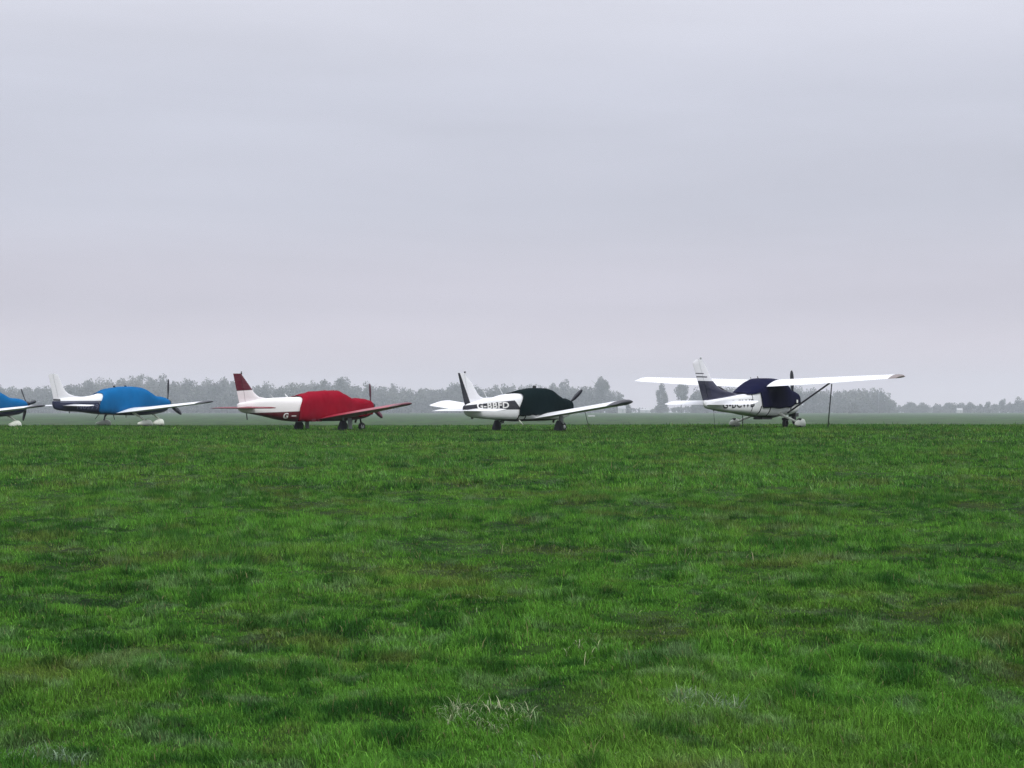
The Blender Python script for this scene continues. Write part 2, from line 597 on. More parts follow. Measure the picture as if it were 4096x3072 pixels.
def strap_mesh(body, x, z0, z1, w=.05, side=-1, grow=.012, dx=0.):
    V, Fc = [], []
    k = 8
    for i in range(k + 1):
        z = z0 + (z1 - z0) * i / k
        xx = x + dx * i / k
        y = side * (body.half(xx, z) + grow)
        V += [Vector((xx - w / 2, y, z)), Vector((xx + w / 2, y, z)),
              Vector((xx + w / 2, y - side * .02, z)), Vector((xx - w / 2, y - side * .02, z))]
    for i in range(k):
        for a in range(4):
            b = (a + 1) % 4
            Fc.append((i * 4 + a, i * 4 + b, i * 4 + 4 + b, i * 4 + 4 + a))
    Fc += [(0, 1, 2, 3), (k * 4, k * 4 + 3, k * 4 + 2, k * 4 + 1)]
    return V, Fc
def blade_mesh(hub, ang, Rr, w=.15, root=.10):
    """propeller blade; ang from straight up towards the aircraft's right"""
    d = Vector((0, -math.sin(ang), math.cos(ang)))
    t = Vector((0, math.cos(ang), math.sin(ang)))
    V, Fc = [], []
    st = [(root, .45), (.22, .62), (.4, 1.), (.62, 1.), (.82, .85), (.94, .62), (1., .25)]
    for f, k in st:
        r = root + (Rr - root) * (f if f != root else 0)
        tw = R(26 - 18 * f)
        cdir = t * math.cos(tw) + Vector((1, 0, 0)) * math.sin(tw)
        nn = cdir.cross(d).normalized()
        hw, ht = w * k / 2, .016 + .014 * (1 - f)
        c = Vector(hub) + d * r
        V += [c - cdir * hw, c + nn * ht, c + cdir * hw, c - nn * ht]
    for i in range(len(st) - 1):
        for a in range(4):
            b = (a + 1) % 4
            Fc.append((i * 4 + a, i * 4 + b, i * 4 + 4 + b, i * 4 + 4 + a))
    Fc += [(3, 2, 1, 0), tuple(range((len(st) - 1) * 4, len(st) * 4))]
    return V, Fc
def propeller(root, hub, Rr, angs, matb, w=.22):
    V, Fc = tube([Vector(hub) + Vector((dx, 0, 0)) for dx in (-.14, -.05, .06, .16, .22, .25)], [.13, .15, .145, .11, .06, .015], 16)
    p = mesh_obj("propeller", V, Fc, M["dark_metal"], root)
    for a in angs:
        fix_normals(mesh_obj("blade", *blade_mesh(hub, R(a), Rr, w), matb, p))
    return p
def wheel_mesh(c, r, w):
    """tyre of round section, axle along y"""
    V, Fc = [], []
    prof = [(-.5, .60), (-.5, .80), (-.40, .93), (-.2, 1.), (.2, 1.), (.40, .93), (.5, .80), (.5, .60)]
    n = 20
    for k in range(n):
        a = 2 * math.pi * k / n
        for py, pr in prof:
            V.append(Vector((c[0] + r * pr * math.cos(a), c[1] + w * py, c[2] + r * pr * math.sin(a))))
    m = len(prof)
    for k in range(n):
        q = (k + 1) % n
        for j in range(m - 1):
            Fc.append((k * m + j, q * m + j, q * m + j + 1, k * m + j + 1))
    return V, Fc
def disc_mesh(c, r, w):
    return tube([(c[0], c[1] - w / 2, c[2]), (c[0], c[1] - w * .42, c[2]), (c[0], c[1] + w * .42, c[2]), (c[0], c[1] + w / 2, c[2])], [r * .8, r, r, r * .8], 14)
def fairing_mesh(c, L, w, z0, z1, n=12):
    """teardrop wheel fairing: blunt nose forward, tail pointed, flat open bottom"""
    V, Fc = [], []
    st = [(-.5, .06, .50), (-.38, .34, .62), (-.2, .66, .80), (0, .92, .96), (.18, 1., 1.), (.33, .90, .93), (.43, .68, .74), (.49, .36, .48), (.5, .1, .36)]
    for f, kw, kz in st:
        x = c[0] + f * L
        zt = z0 + (z1 - z0) * kz
        zb = z0 + (z1 - z0) * (.22 - .22 * min(1, (f + .5) * 2.4))
        zm = (zt + zb) / 2
        for k in range(n):
            a = 2 * math.pi * k / n
            ca, sa = math.cos(a), math.sin(a)
            V.append(Vector((x, c[1] + w / 2 * kw * math.copysign(abs(ca) ** .8, ca), zm + (zt - zb) / 2 * math.copysign(abs(sa) ** (.75 if sa < 0 else 1), sa))))
    for i in range(len(st) - 1):
        for k in range(n):
            q = (k + 1) % n
            Fc.append((i * n + k, (i + 1) * n + k, (i + 1) * n + q, i * n + q))
    Fc += [tuple(range(n)), tuple(range((len(st) - 1) * n, len(st) * n))[::-1]]
    return V, Fc
def skirt_mesh(c, r, w, z0, z1):
    """black fabric hood hanging over a main wheel, wider at its hem"""
    V, Fc = [], []
    n = 16
    st = [(z1, .40), (z1 - .05, .58), ((z0 + z1) / 2 + .03, .80), (z0 + .10, .98), (z0, 1.04)]
    for z, k in st:
        for j in range(n):
            a = 2 * math.pi * j / n
            wob = 1 + .05 * math.sin(3 * a + z * 9)
            V.append(Vector((c[0] + r * k * wob * math.cos(a), c[1] + w * k * wob * math.sin(a), z)))
    for i in range(len(st) - 1):
        for j in range(n):
            q = (j + 1) % n
            Fc.append((i * n + j, i * n + q, (i + 1) * n + q, (i + 1) * n + j))
    Fc.append(tuple(range(n)))
    return V, Fc
def blade_antenna(base, top, w0, w1, t=.018):
    b, e = Vector(base), Vector(top)
    V = []
    for p, w in ((b, w0), (e, w1)):
        V += [p + Vector((-w / 2, 0, 0)), p + Vector((0, t / 2, 0)), p + Vector((w / 2, 0, 0)), p + Vector((0, -t / 2, 0))]
    return V, [(0, 1, 5, 4), (1, 2, 6, 5), (2, 3, 7, 6), (3, 0, 4, 7), (0, 3, 2, 1), (4, 5, 6, 7)]
def pole(name, a, b, r, mat, parent=None, n=8):
    return mesh_obj(name, *tube([a, b], r, n), mat, parent)

# ------------------------------------------------------------------ terrain
def bump_small(x, y):
    near = 1 - sstep(24, 70, y) * .75
    b = (fbm(x * .5, y * .5, 3, 2) - .5) * .07 + (fbm(x * 1.3, y * 1.3, 13, 2) - .5) * .055 + (fbm(x * 4.2, y * 3.6, 9, 2) - .5) * .080
    return b * near
def ground_z(x, y):
    x = np.asarray(x, float); y = np.asarray(y, float)
    z = -.6 * (1 - sstep(6, 63, y))
    z = z + .20 * sstep(3.6, 7.6, x) * sstep(46, 63, y) * (1 - sstep(76, 96, y))
    z = z - 2.5 * sstep(97, 300, y) + (fbm(x * .11, y * .04, 91, 3) - .5) * .14 * sstep(76, 96, y)
    far = 1 - sstep(110, 300, y)
    return z + bump_small(x, y) * far * (1 - .75 * sstep(58, 64, y) * (1 - sstep(98, 102, y)))
def patch_col(x, y):
    """sward colours: lush, worn, yellowing and grey-green patches, tussock shade painted into the dark tone"""
    n0 = fbm(x * .35, y * .35, 81, 3)
    n1 = fbm(x * 4.2, y * 3.4, 21, 4, .6)
    n2 = fbm(x * .6 + 7, y * .5, 31, 4)
    n3 = fbm(x * 1.3 - 4, y * 1.0, 41, 4)
    n4 = fbm(x * 4.4, y * 3.6, 51, 3)
    dark = np.array([.020, .078, .010]); mid = np.array([.067, .182, .021]); yel = np.array([.094, .190, .026])
    brn = np.array([.098, .108, .030]); gry = np.array([.120, .195, .085])
    a = sstep(.36, .58, n1 * .72 + n0 * .28)[..., None]
    c = dark * (1 - a) + mid * a
    b = (sstep(.50, .74, n2) * .55)[..., None]; c = c * (1 - b) + yel * b
    d = (sstep(.58, .74, n3) * .45)[..., None]; c = c * (1 - d) + brn * d
    e = (sstep(.58, .76, n4) * .5)[..., None]; c = c * (1 - e) + gry * e
    c = c * (1 - .16 * sstep(36, 66, y))[..., None]      # darker colour on the parking strip and beyond
    return c
def build_ground():
    ys = [-40., -15., -4., 0.]
    y = 3.
    while y < 2700:
        ys.append(y); y *= 1.0105 if y < 120 else 1.05
    ys.append(2700.)
    nx = 220
    ys = np.array(ys)
    u = np.linspace(-1, 1, nx)
    u = np.sign(u) * (np.abs(u) * .55 + .45 * np.abs(u) ** 4)
    half = 8 + np.maximum(ys, 3) * .75
    X = u[None, :] * half[:, None]; Y = np.repeat(ys[:, None], nx, 1)
    # outer columns run out to the sides of the plain
    X[:, 0] = -2300; X[:, -1] = 2300
    Z = ground_z(X, Y) - .012 * (1 - sstep(60, 100, Y))
    V = np.stack([X, Y, Z], -1).reshape(-1, 3)
    ny = len(ys)
    i = np.arange(ny - 1)[:, None] * nx + np.arange(nx - 1)[None, :]
    Fq = np.stack([i, i + 1, i + nx + 1, i + nx], -1).reshape(-1, 4)
    me = bpy.data.meshes.new("ground")
    me.from_pydata(V.tolist(), [], Fq.tolist())
    me.polygons.foreach_set("use_smooth", np.ones(len(Fq), bool))
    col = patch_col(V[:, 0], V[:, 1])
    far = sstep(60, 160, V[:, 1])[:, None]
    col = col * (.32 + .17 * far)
    at = me.attributes.new("col", "FLOAT_COLOR", "POINT")
    at.data.foreach_set("color", np.concatenate([col, np.ones((len(col), 1))], 1).astype(np.float32).ravel())
    me.materials.append(mat_attr("field_turf", .95, .1, 0, 9., .45))
    o = bpy.data.objects.new("ground", me); C.objects.link(o)
    tag(o, "flat grass airfield rising gently to the parked aircraft", kind="structure")
    return o
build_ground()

def scatter(y0, y1, dens, margin=.8):
    """random points over the wedge in view, uniform per square metre"""
    k = .2926 * 1.06
    area = k * (y1 ** 2 - y0 ** 2) + 2 * margin * (y1 - y0)
    n = int(area * dens)
    y = np.sqrt(RNG.uniform(y0 ** 2, y1 ** 2, n))
    x = RNG.uniform(-1, 1, n) * (k * y + margin)
    return x, y
def build_grass():
    VV, FF, CC = [], [], []
    base = 0
    zones = [  # y0, y1, density, height, width, segments
        (6.6, 10.5, 12500, .037, .0044, 2), (10.5, 16, 6200, .040, .0060, 2), (16, 28, 2700, .045, .0098, 1),
        (28, 48, 700, .056, .020, 1), (48, 72, 230, .066, .036, 1), (72, 99, 80, .07, .06, 1)]
    for y0, y1, dens, H, W, seg in zones:
        x, y = scatter(y0, y1, dens)
        tuss = fbm(x * 2.6, y * 2.2, 61, 3) * .6 + fbm(x * .9, y * .8, 65, 2) * .4
        # thin out hollows, thicken tussocks
        keep = RNG.random(len(x)) < np.clip(sstep(.22, .46, tuss) * .6 + .4, 0, 1)
        hole = fbm(x * 3.0, y * 2.5, 95, 3)
        keep &= RNG.random(len(x)) < np.clip(sstep(.30, .40, hole) * .5 + .5, 0, 1)
        x, y, tuss = x[keep], y[keep], tuss[keep]
        n = len(x)
        z = ground_z(x, y) - .006
        h = H * (.40 + 1.45 * sstep(.3, .72, tuss)) * RNG.uniform(.55, 1.35, n)
        rare = RNG.random(n) < .02
        h = np.where(rare, h * 1.7, h)
        if y1 > 50:
            # keep the sward low right where the aircraft stand
            h *= .9
        # taller clumps, with the shade of hollows and tussock sides put into their colour
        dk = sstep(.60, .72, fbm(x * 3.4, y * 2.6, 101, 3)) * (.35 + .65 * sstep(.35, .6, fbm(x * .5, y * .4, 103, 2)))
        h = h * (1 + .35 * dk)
        az = RNG.uniform(0, 2 * np.pi, n)
        # locally combed direction plus scatter
        comb = fbm(x * .8, y * .8, 71, 2) * 6.0
        lean = RNG.uniform(.1, .95, n)
        lx = np.cos(comb + RNG.normal(0, 1.7, n)) * lean * h; ly = np.sin(comb + RNG.normal(0, 1.7, n)) * lean * h
        w = W * RNG.uniform(.6, 1.35, n) * .5
        ax, ay = np.cos(az) * w, np.sin(az) * w
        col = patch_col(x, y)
        br = RNG.uniform(.5, 1.95, n)
        br = br * (.75 + .5 * tuss)
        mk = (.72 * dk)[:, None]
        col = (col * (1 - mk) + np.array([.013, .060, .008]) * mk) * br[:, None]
        straw = RNG.random(n) < .022
        col[straw] = np.array([.20, .20, .085]) * RNG.uniform(.7, 1.3, (straw.sum(), 1))
        pale = (RNG.random(n) < .12) & ~straw
        col[pale] = col[pale] * np.array([1.7, 1.55, 1.6])
        p0 = np.stack([x - ax, y - ay, z], -1); p1 = np.stack([x + ax, y + ay, z], -1)
        tip = np.stack([x + lx, y + ly, z + h * np.sqrt(np.clip(1 - lean ** 2 * .7, .2, 1))], -1)
        if seg == 2:
            mx, my, mz = x + lx * .32, y + ly * .32, z + h * .58
            q0 = np.stack([mx - ax * .8, my - ay * .8, mz], -1); q1 = np.stack([mx + ax * .8, my + ay * .8, mz], -1)
            V = np.stack([p0, p1, q1, q0, tip], 1).reshape(-1, 3)
            i = np.arange(n)[:, None] * 5 + base
            F_ = np.concatenate([i + np.array([[0, 1, 2]]), i + np.array([[0, 2, 3]]), i + np.array([[3, 2, 4]])], 0)
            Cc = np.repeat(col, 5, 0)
        else:
            V = np.stack([p0, p1, tip], 1).reshape(-1, 3)
            F_ = np.arange(n)[:, None] * 3 + base + np.array([[0, 1, 2]])
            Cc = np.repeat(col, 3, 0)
        base += len(V)
        VV.append(V); FF.append(F_); CC.append(Cc)
    V = np.concatenate(VV); Fc = np.concatenate(FF); Cc = np.concatenate(CC)
    me = bpy.data.meshes.new("grass")
    me.vertices.add(len(V)); me.vertices.foreach_set("co", V.astype(np.float32).ravel())
    me.loops.add(len(Fc) * 3); me.loops.foreach_set("vertex_index", Fc.astype(np.int32).ravel())
    me.polygons.add(len(Fc)); me.polygons.foreach_set("loop_start", (np.arange(len(Fc)) * 3).astype(np.int32))
    me.update(calc_edges=True)
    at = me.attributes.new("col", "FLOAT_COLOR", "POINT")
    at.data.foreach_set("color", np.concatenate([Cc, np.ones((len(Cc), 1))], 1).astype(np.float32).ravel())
    me.materials.append(mat_attr("grass_blades", .75, .12, .28))
    o = bpy.data.objects.new("grass", me); C.objects.link(o)
    tag(o, "rough green grass covering the airfield up to the aircraft", kind="stuff")
    print("grass tris", len(Fc))
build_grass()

def make_tuft(name, x, y, rad, n, h, label, cols, arch=1.0, seed=1, ry=None):
    rg = np.random.default_rng(seed)
    V, Fc, cl = [], [], []
    gz = float(ground_z(x, y))
    for k in range(n):
        a = rg.uniform(0, 2 * np.pi); rr = rad * math.sqrt(rg.random())
        bx, by = rr * math.cos(a), (ry or rad) * math.sqrt(rg.random()) * math.sin(a)
        bz = float(ground_z(x + bx, y + by)) - gz - .01
        d = rg.uniform(0, 2 * np.pi); L = h * rg.uniform(.6, 1.5); w = rg.uniform(.0022, .0046)
        dx, dy = math.cos(d), math.sin(d)
        px, py = -dy * w, dx * w
        c = np.array(cols[rg.integers(len(cols))]) * rg.uniform(.7, 1.25)
        b = len(V); m = 6
        bend = arch * rg.uniform(.5, 1.6)
        for i in range(m + 1):
            t = i / m
            ang = bend * t * 1.25
            r_ = L * (1 - math.cos(ang)) / max(bend * 1.25, .2)
            zz = L * math.sin(ang) / max(bend * 1.25, .2)
            ww = 1 - .75 * t
            V += [(bx + dx * r_ - px * ww, by + dy * r_ - py * ww, bz + zz), (bx + dx * r_ + px * ww, by + dy * r_ + py * ww, bz + zz)]
            cl += [c, c]
        for i in range(m):
            Fc.append((b + 2 * i, b + 2 * i + 1, b + 2 * i + 3, b + 2 * i + 2))
    o = mesh_obj(name, V, Fc, M["tuft"])
    at = o.data.attributes.new("col", "FLOAT_COLOR", "POINT")
    at.data.foreach_set("color", np.concatenate([np.array(cl), np.ones((len(cl), 1))], 1).astype(np.float32).ravel())
    o.location = (x, y, gz)
    tag(o, label, "grass tuft", "pale coarse grass tufts in the foreground")
    return o
M["tuft"] = mat_attr("tuft_blades", .6, .3, .2)
GR = [(.13, .22, .08), (.20, .27, .13), (.10, .18, .05), (.27, .31, .17), (.36, .38, .23)]
GB = [(.12, .20, .11), (.15, .23, .13), (.09, .17, .06), (.22, .28, .17)]
GB2 = [(.12, .20, .11), (.16, .23, .14), (.09, .17, .07)]
make_tuft("grass_tuft", -.115, 8.42, .25, 300, .080, "pale matted grass tuft of arching bleached stalks, foreground centre", GR, 1.7, 5, .30)
make_tuft("grass_tuft", .98, 8.75, .20, 330, .085, "grey-green grass tuft with long blades fanning over, foreground right", GB, 1.35, 6, .32)
make_tuft("grass_tuft", -2.02, 7.36, .26, 160, .060, "grey-green grass tuft in the bottom left corner", GB2, 1.3, 8, .14)
make_tuft("grass_tuft", .28, 7.45, .26, 130, .055, "low grey-green grass tuft at the bottom edge, right of centre", GB2, 1.3, 9, .12)
def dead_stalks(*a):
    o = make_tuft("dead_stalks", *a)
    del o["category"]; del o["group"]
    o["kind"] = "stuff"
dead_stalks(.42, 10.6, .12, 14, .10, "few single bleached stalks standing behind the pale central tuft", [(.36, .38, .2), (.3, .33, .2)], 1.4, 10, .5)
dead_stalks(2.05, 17.2, .9, 42, .10, "scattered straw-coloured stalks in a brownish patch, right middle distance", [(.34, .33, .17), (.26, .27, .13)], 1.3, 11, 1.1)
dead_stalks(.45, 18.5, 1.0, 34, .095, "scattered pale stalks among dark grass, centre middle distance", [(.30, .33, .16), (.24, .28, .12)], 1.3, 12, 1.2)
dead_stalks(.2, 12.5, 1.3, 26, .08, "thin pale stalks strewn behind the foreground tufts", [(.30, .36, .2), (.24, .30, .14)], 1.6, 13, 1.6)

# ------------------------------------------------------------------ distant trees
M["bark"] = mat_noise("bark", (.11, .105, .09), .9, .3)
M["leaf"] = mat_attr("tree_leaves", .8, .15, .15)
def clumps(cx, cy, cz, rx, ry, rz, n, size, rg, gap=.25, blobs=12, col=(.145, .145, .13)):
    """leaf-clump quads through a lumpy crown; returns verts, quads, colours"""
    bc = []
    for k in range(blobs):
        while True:
            p = rg.uniform(-1, 1, 3)
            if (p ** 2).sum() < 1: break
        bc.append((p * np.array([.75, .75, .8]), rg.uniform(.28, .52), rg.uniform(.65, 1.4)))
    V, Cc = [], []
    w = np.array([b[1] ** 2 for b in bc]); w /= w.sum()
    idx = rg.choice(len(bc), n, p=w)
    ctr = np.array([b[0] for b in bc])[idx]; rad = np.array([b[1] for b in bc])[idx]; tone = np.array([b[2] for b in bc])[idx]
    d = rg.normal(0, 1, (n, 3)); d /= np.linalg.norm(d, axis=1)[:, None]
    p = ctr + d * (rad * rg.random(n) ** .35)[:, None]
    p = p * np.array([rx, ry, rz]) + np.array([cx, cy, cz])
    a = rg.normal(0, 1, (n, 3)); a /= np.linalg.norm(a, axis=1)[:, None]
    b = np.cross(a, rg.normal(0, 1, (n, 3))); b /= np.linalg.norm(b, axis=1)[:, None]
    s = (size * rg.uniform(.5, 1.3, n) * .5)[:, None]
    V = np.stack([p - a * s, p - b * s * .7, p + a * s, p + b * s * .7], 1).reshape(-1, 3)
    Q = np.arange(n)[:, None] * 4 + np.arange(4)[None]
    c = np.array(col)[None] * (tone * rg.uniform(.8, 1.25, n))[:, None]
    return V, Q, np.repeat(c, 4, 0)
def leaf_obj(name, V, Q, cl, parent=None):
    me = bpy.data.meshes.new(name)
    me.from_pydata(V.tolist(), [], Q.tolist())
    at = me.attributes.new("col", "FLOAT_COLOR", "POINT")
    at.data.foreach_set("color", np.concatenate([cl, np.ones((len(cl), 1))], 1).astype(np.float32).ravel())
    me.materials.append(M["leaf"])
    o = bpy.data.objects.new(name, me); C.objects.link(o)
    if parent is not None: o.parent = parent
    return o
def trunk_vf(h, r, rg, limbs=5, base=(0, 0, 0)):
    bx, by, bz = base
    j = rg.uniform(-.3, .3, (4, 2))
    pts = [(bx, by, bz - .3), (bx + j[0, 0], by + j[0, 1], bz + h * .3), (bx + j[1, 0], by + j[1, 1], bz + h * .6), (bx + j[2, 0], by + j[2, 1], bz + h * .88)]
    parts = [tube(pts, [r, r * .8, r * .5, r * .12], 6)]
    for k in range(limbs):
        t = rg.uniform(.3, .7); a = rg.uniform(0, 2 * math.pi); L = h * rg.uniform(.18, .34)
        p = Vector((bx + j[1, 0] * .8, by + j[1, 1] * .8, bz + h * t))
        q = p + Vector((math.cos(a) * L, math.sin(a) * L, L * rg.uniform(.4, 1.)))
        parts.append(tube([p, (p + q) / 2 + Vector((0, 0, .2)), q], [r * .4, r * .25, r * .06], 5))
    return join(parts)
FAR = -2.5
FD = 2.6
def single_tree(u, vtop, w, dist, label, group, seed, bare=.0, cbase=.22, name="broadleaf_tree"):
    """u, vtop: bearing and height on a 7000-unit picture plane, turned into a bearing and a height in metres"""
    rg = np.random.default_rng(seed)
    dist = dist * FD
    x = (u - 2048) / 7000 * dist
    h = (1641 - vtop) / 7000 * dist + EYE - FAR
    wd = w / 7000 * dist / 2
    root = empty(name, (x, dist, FAR), 0, label, "tree", group)
    mesh_obj("trunk", *trunk_vf(h, max(.16, h * .022), rg, 7), M["bark"], root)
    cz = h * (1 + cbase) / 2
    n = int((2200 if not bare else 520) * max(.4, min(1.6, wd * h / 170)))
    leaf_obj("crown", *clumps(0, 0, cz, wd * 1.05, wd * 1.05, h * (1 - cbase) / 2 * 1.06, n, .62 * FD, rg, blobs=16), root)
    if cbase < .1:
        leaf_obj("undergrowth", *clumps(0, -2, h * .16, wd * 1.25, wd, h * .22, n // 3, .8 * FD, rg, blobs=9), root)
    return root
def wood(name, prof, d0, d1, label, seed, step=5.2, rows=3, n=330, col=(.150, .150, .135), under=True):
    """far-off wood: prof = [(u, vtop)] outline of the canopy, in bearing / elevation terms"""
    rg = np.random.default_rng(seed)
    d0, d1, step = d0 * FD, d1 * FD, step * FD
    VV, QQ, CC = [], [], []; base = 0
    TV = []
    us = [p[0] for p in prof]; vs_ = [p[1] for p in prof]
    for r in range(rows):
        dist = d0 + (d1 - d0) * r / max(1, rows - 1)
        x = (us[0] - 2048) / 7000 * dist
        x1 = (us[-1] - 2048) / 7000 * dist
        x += rg.uniform(0, step)
        while x < x1:
            u = 2048 + x / dist * 7000
            v = float(np.interp(u, us, vs_))
            h = ((1641 - v) / 7000 * dist + EYE - FAR) * rg.uniform(.90, 1.06)
            w = min(h * .5, rg.uniform(3.2, 5.2) * FD)
            y = dist + rg.uniform(-8, 8)
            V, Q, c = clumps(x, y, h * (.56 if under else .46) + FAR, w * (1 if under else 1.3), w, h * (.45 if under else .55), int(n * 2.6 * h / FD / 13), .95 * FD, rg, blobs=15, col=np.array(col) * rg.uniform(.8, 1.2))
            VV.append(V); QQ.append(Q + base); CC.append(c); base += len(V)
            TV.append(trunk_vf(h, max(.15, h * .02), rg, 3, (x, y, FAR)))
            if under:
                for q in range(4):
                    hb = h * rg.uniform(.2, .4)
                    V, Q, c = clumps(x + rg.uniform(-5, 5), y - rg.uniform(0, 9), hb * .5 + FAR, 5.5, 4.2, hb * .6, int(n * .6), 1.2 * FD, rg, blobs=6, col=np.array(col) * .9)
                    VV.append(V); QQ.append(Q + base); CC.append(c); base += len(V)
            x += step * rg.uniform(.6, 1.4)
    o = leaf_obj(name, np.concatenate(VV), np.concatenate(QQ), np.concatenate(CC))
    tag(o, label, kind="stuff")
    t = mesh_obj("wood_trunks", *join(TV), M["bark"], o)
    t["kind"] = "stuff"
    return o
wood("woodland", [(-120, 1546), (60, 1543), (200, 1547), (300, 1542), (345, 1524), (385, 1517), (450, 1510), (550, 1500), (620, 1503), (690, 1515), (760, 1511),
                  (792, 1528), (830, 1520), (852, 1532), (884, 1513), (935, 1515), (1000, 1534), (1060, 1536), (1160, 1533), (1250, 1528), (1330, 1525), (1365, 1516),
                  (1398, 1532), (1422, 1542), (1470, 1530), (1520, 1542), (1600, 1545), (1640, 1561)],
     760, 840, "long hazy wood on the skyline behind the blue and red covered aircraft", 3)
wood("woodland", [(1640, 1560), (1690, 1554), (1730, 1547), (1775, 1551), (1800, 1545), (1825, 1536), (1860, 1544), (1925, 1546), (1940, 1562), (1985, 1549), (2015, 1533),
                  (2045, 1546), (2090, 1544), (2180, 1545), (2225, 1538), (2262, 1528), (2295, 1541), (2350, 1543), (2445, 1549), (2475, 1562), (2495, 1590), (2502, 1612)],
     800, 880, "hazy wood on the skyline behind the aircraft with the dark green cover", 4)
wood("woodland", [(2755, 1570), (2800, 1558), (2900, 1552), (3050, 1548), (3200, 1546), (3290, 1554), (3340, 1560), (3400, 1557), (3480, 1553), (3530, 1560), (3552, 1582), (3572, 1604), (3584, 1625)],
     800, 880, "hazy block of wood on the skyline under the high wing's right half", 5)
wood("hedgerow", [(2490, 1628), (2560, 1632), (2600, 1635), (2640, 1630), (2760, 1624), (2800, 1620), (2900, 1624), (3000, 1622), (3570, 1622), (3640, 1617), (3700, 1622), (3740, 1628), (3800, 1618), (3880, 1617), (3930, 1626),
     (3960, 1620), (4010, 1618), (4060, 1616), (4110, 1606), (4230, 1604)], 960, 1000, "low hazy hedgerow along the far edge of the field", 6, 3.4, 2, 240, under=False)
TG = "separate trees on the hazy far skyline"
single_tree(2405, 1501, 66, 790, "tall round-headed tree rising above the wood, right of the green-covered nose", TG, 31, cbase=.42)
single_tree(2645, 1543, 48, 820, "tall narrow tree at the left end of the gap under the far high wing", TG, 32, cbase=.02)
single_tree(2725, 1540, 72, 820, "round-headed tree just left of the navy and white fin", TG, 33, cbase=.40)
single_tree(2015, 1529, 52, 780, "round tree standing above the wood between fin and dark green cover", TG, 34, cbase=.2)
single_tree(1825, 1533, 46, 780, "rounded tree top just left of the fin with the black rudder edge", TG, 35, cbase=.2)
single_tree(1365, 1513, 44, 745, "tree standing highest over the red covered cabin roof", TG, 36, cbase=.2)
single_tree(3415, 1608, 44, 700, "small dark bush-like tree in front of the right wood, below the near wingtip", TG, 37, cbase=.0)
single_tree(3640, 1604, 62, 900, "broad low tree first to the right of the right wood", TG, 38, cbase=.0)
single_tree(3690, 1613, 56, 900, "low tree touching the right side of the broad low tree", TG, 39, cbase=.0)
single_tree(3748, 1612, 34, 900, "small round tree between the broad low pair and the long flat clump", TG, 40, cbase=.0)
single_tree(3800, 1610, 56, 900, "left tree of the long flat-topped clump behind the white roof", TG, 41, cbase=.0)
single_tree(3840, 1608, 54, 900, "middle tree of the long flat-topped clump above the white roof", TG, 42, cbase=.0)
single_tree(3878, 1610, 50, 900, "right tree of the long flat-topped clump by the white roof", TG, 43, cbase=.0)
single_tree(3920, 1617, 28, 900, "smallest tree, right after the long flat-topped clump", TG, 44, cbase=.0)
single_tree(3953, 1603, 26, 900, "small upright tree left of the pointed tall one at the far right", TG, 45, cbase=.0)
single_tree(4012, 1592, 30, 900, "slim pointed tree standing tallest of the small far right trees", TG, 46, cbase=.05)
single_tree(3980, 1616, 34, 910, "low tree filling the gap left of the slim pointed tree", TG, 47, cbase=.0)
single_tree(4082, 1591, 56, 900, "big rounded tree cut by the right edge of the picture", TG, 48, cbase=.0)
single_tree(4045, 1610, 38, 905, "low tree between slim pointed tree and right picture edge", TG, 49, cbase=.0)

# far white specks: roofs, a board and a pole at the field's edge
M["far_white"] = mat_noise("far_white_wall", (.48, .48, .48), .6, .05)
M["far_roof"] = mat_noise("far_roof", (.36, .36, .38), .6, .1)
def shed(x, y, w, d, h, label, roofmat, name="shed"):
    x, y, w, d, h = x * FD, y * FD, w * FD, d * FD, h * FD
    root = empty(name, (x, y, FAR), 0, label, "shed")
    mesh_obj("wall", *box((0, 0, h * .3), (w, d, h * .6)), M["far_white"], root, smooth=False)
    V = [Vector(p) for p in ((-w * .54, -d * .56, h * .6), (w * .54, -d * .56, h * .6), (w * .54, d * .56, h * .6), (-w * .54, d * .56, h * .6), (-w * .54, 0, h), (w * .54, 0, h))]
    mesh_obj("roof", V, [(0, 1, 5, 4), (2, 3, 4, 5), (0, 4, 3), (1, 2, 5), (0, 3, 2, 1)], roofmat, root, smooth=False)
    mesh_obj("door", *box((w * .1, -d * .5 - .02, h * .25), (w * .25, .06, h * .46)), M["grey_metal"], root, smooth=False)
def at_u(u, d):
    return (u - 2048) / 7000 * d
shed(at_u(3838, 850), 850, 2.6, 2.2, 2.3, "small white-roofed shed before the flat-topped trees at the far right", M["far_white"])
shed(at_u(2487, 770), 770, 3.2, 3.0, 3.4, "pale shed at the right end of the wood behind the dark wingtip", M["far_roof"])
shed(at_u(2580, 950), 950, 5.2, 3., 2.2, "low white glasshouse-like shed behind the gap between two aircraft", M["far_white"])
mk = mesh_obj("marker_board", *join([box((0, 0, .5), (3.6, .2, .7)), box((-1.3, 0, .05), (.2, .15, .5)), box((1.3, 0, .05), (.2, .15, .5))]), M["far_white"], smooth=False)
mk.location = (at_u(2366, 900), 900, float(ground_z(at_u(2366, 900), 900)))
tag(mk, "long white marker board low at the far field edge beyond the dark wing's rope", "marker board")
pl_ = empty("mast", (at_u(3515, 1880), 1880, FAR), 0, "thin pale mast in front of the right wood beyond the near wingtip", "mast")
pole("mast_pole", (0, 0, 0), (0, 0, 25.0), .22, M["far_roof"], pl_)
mesh_obj("mast_foot", *box((0, 0, .3), (.9, .9, .6)), M["dark_metal"], pl_, smooth=False)

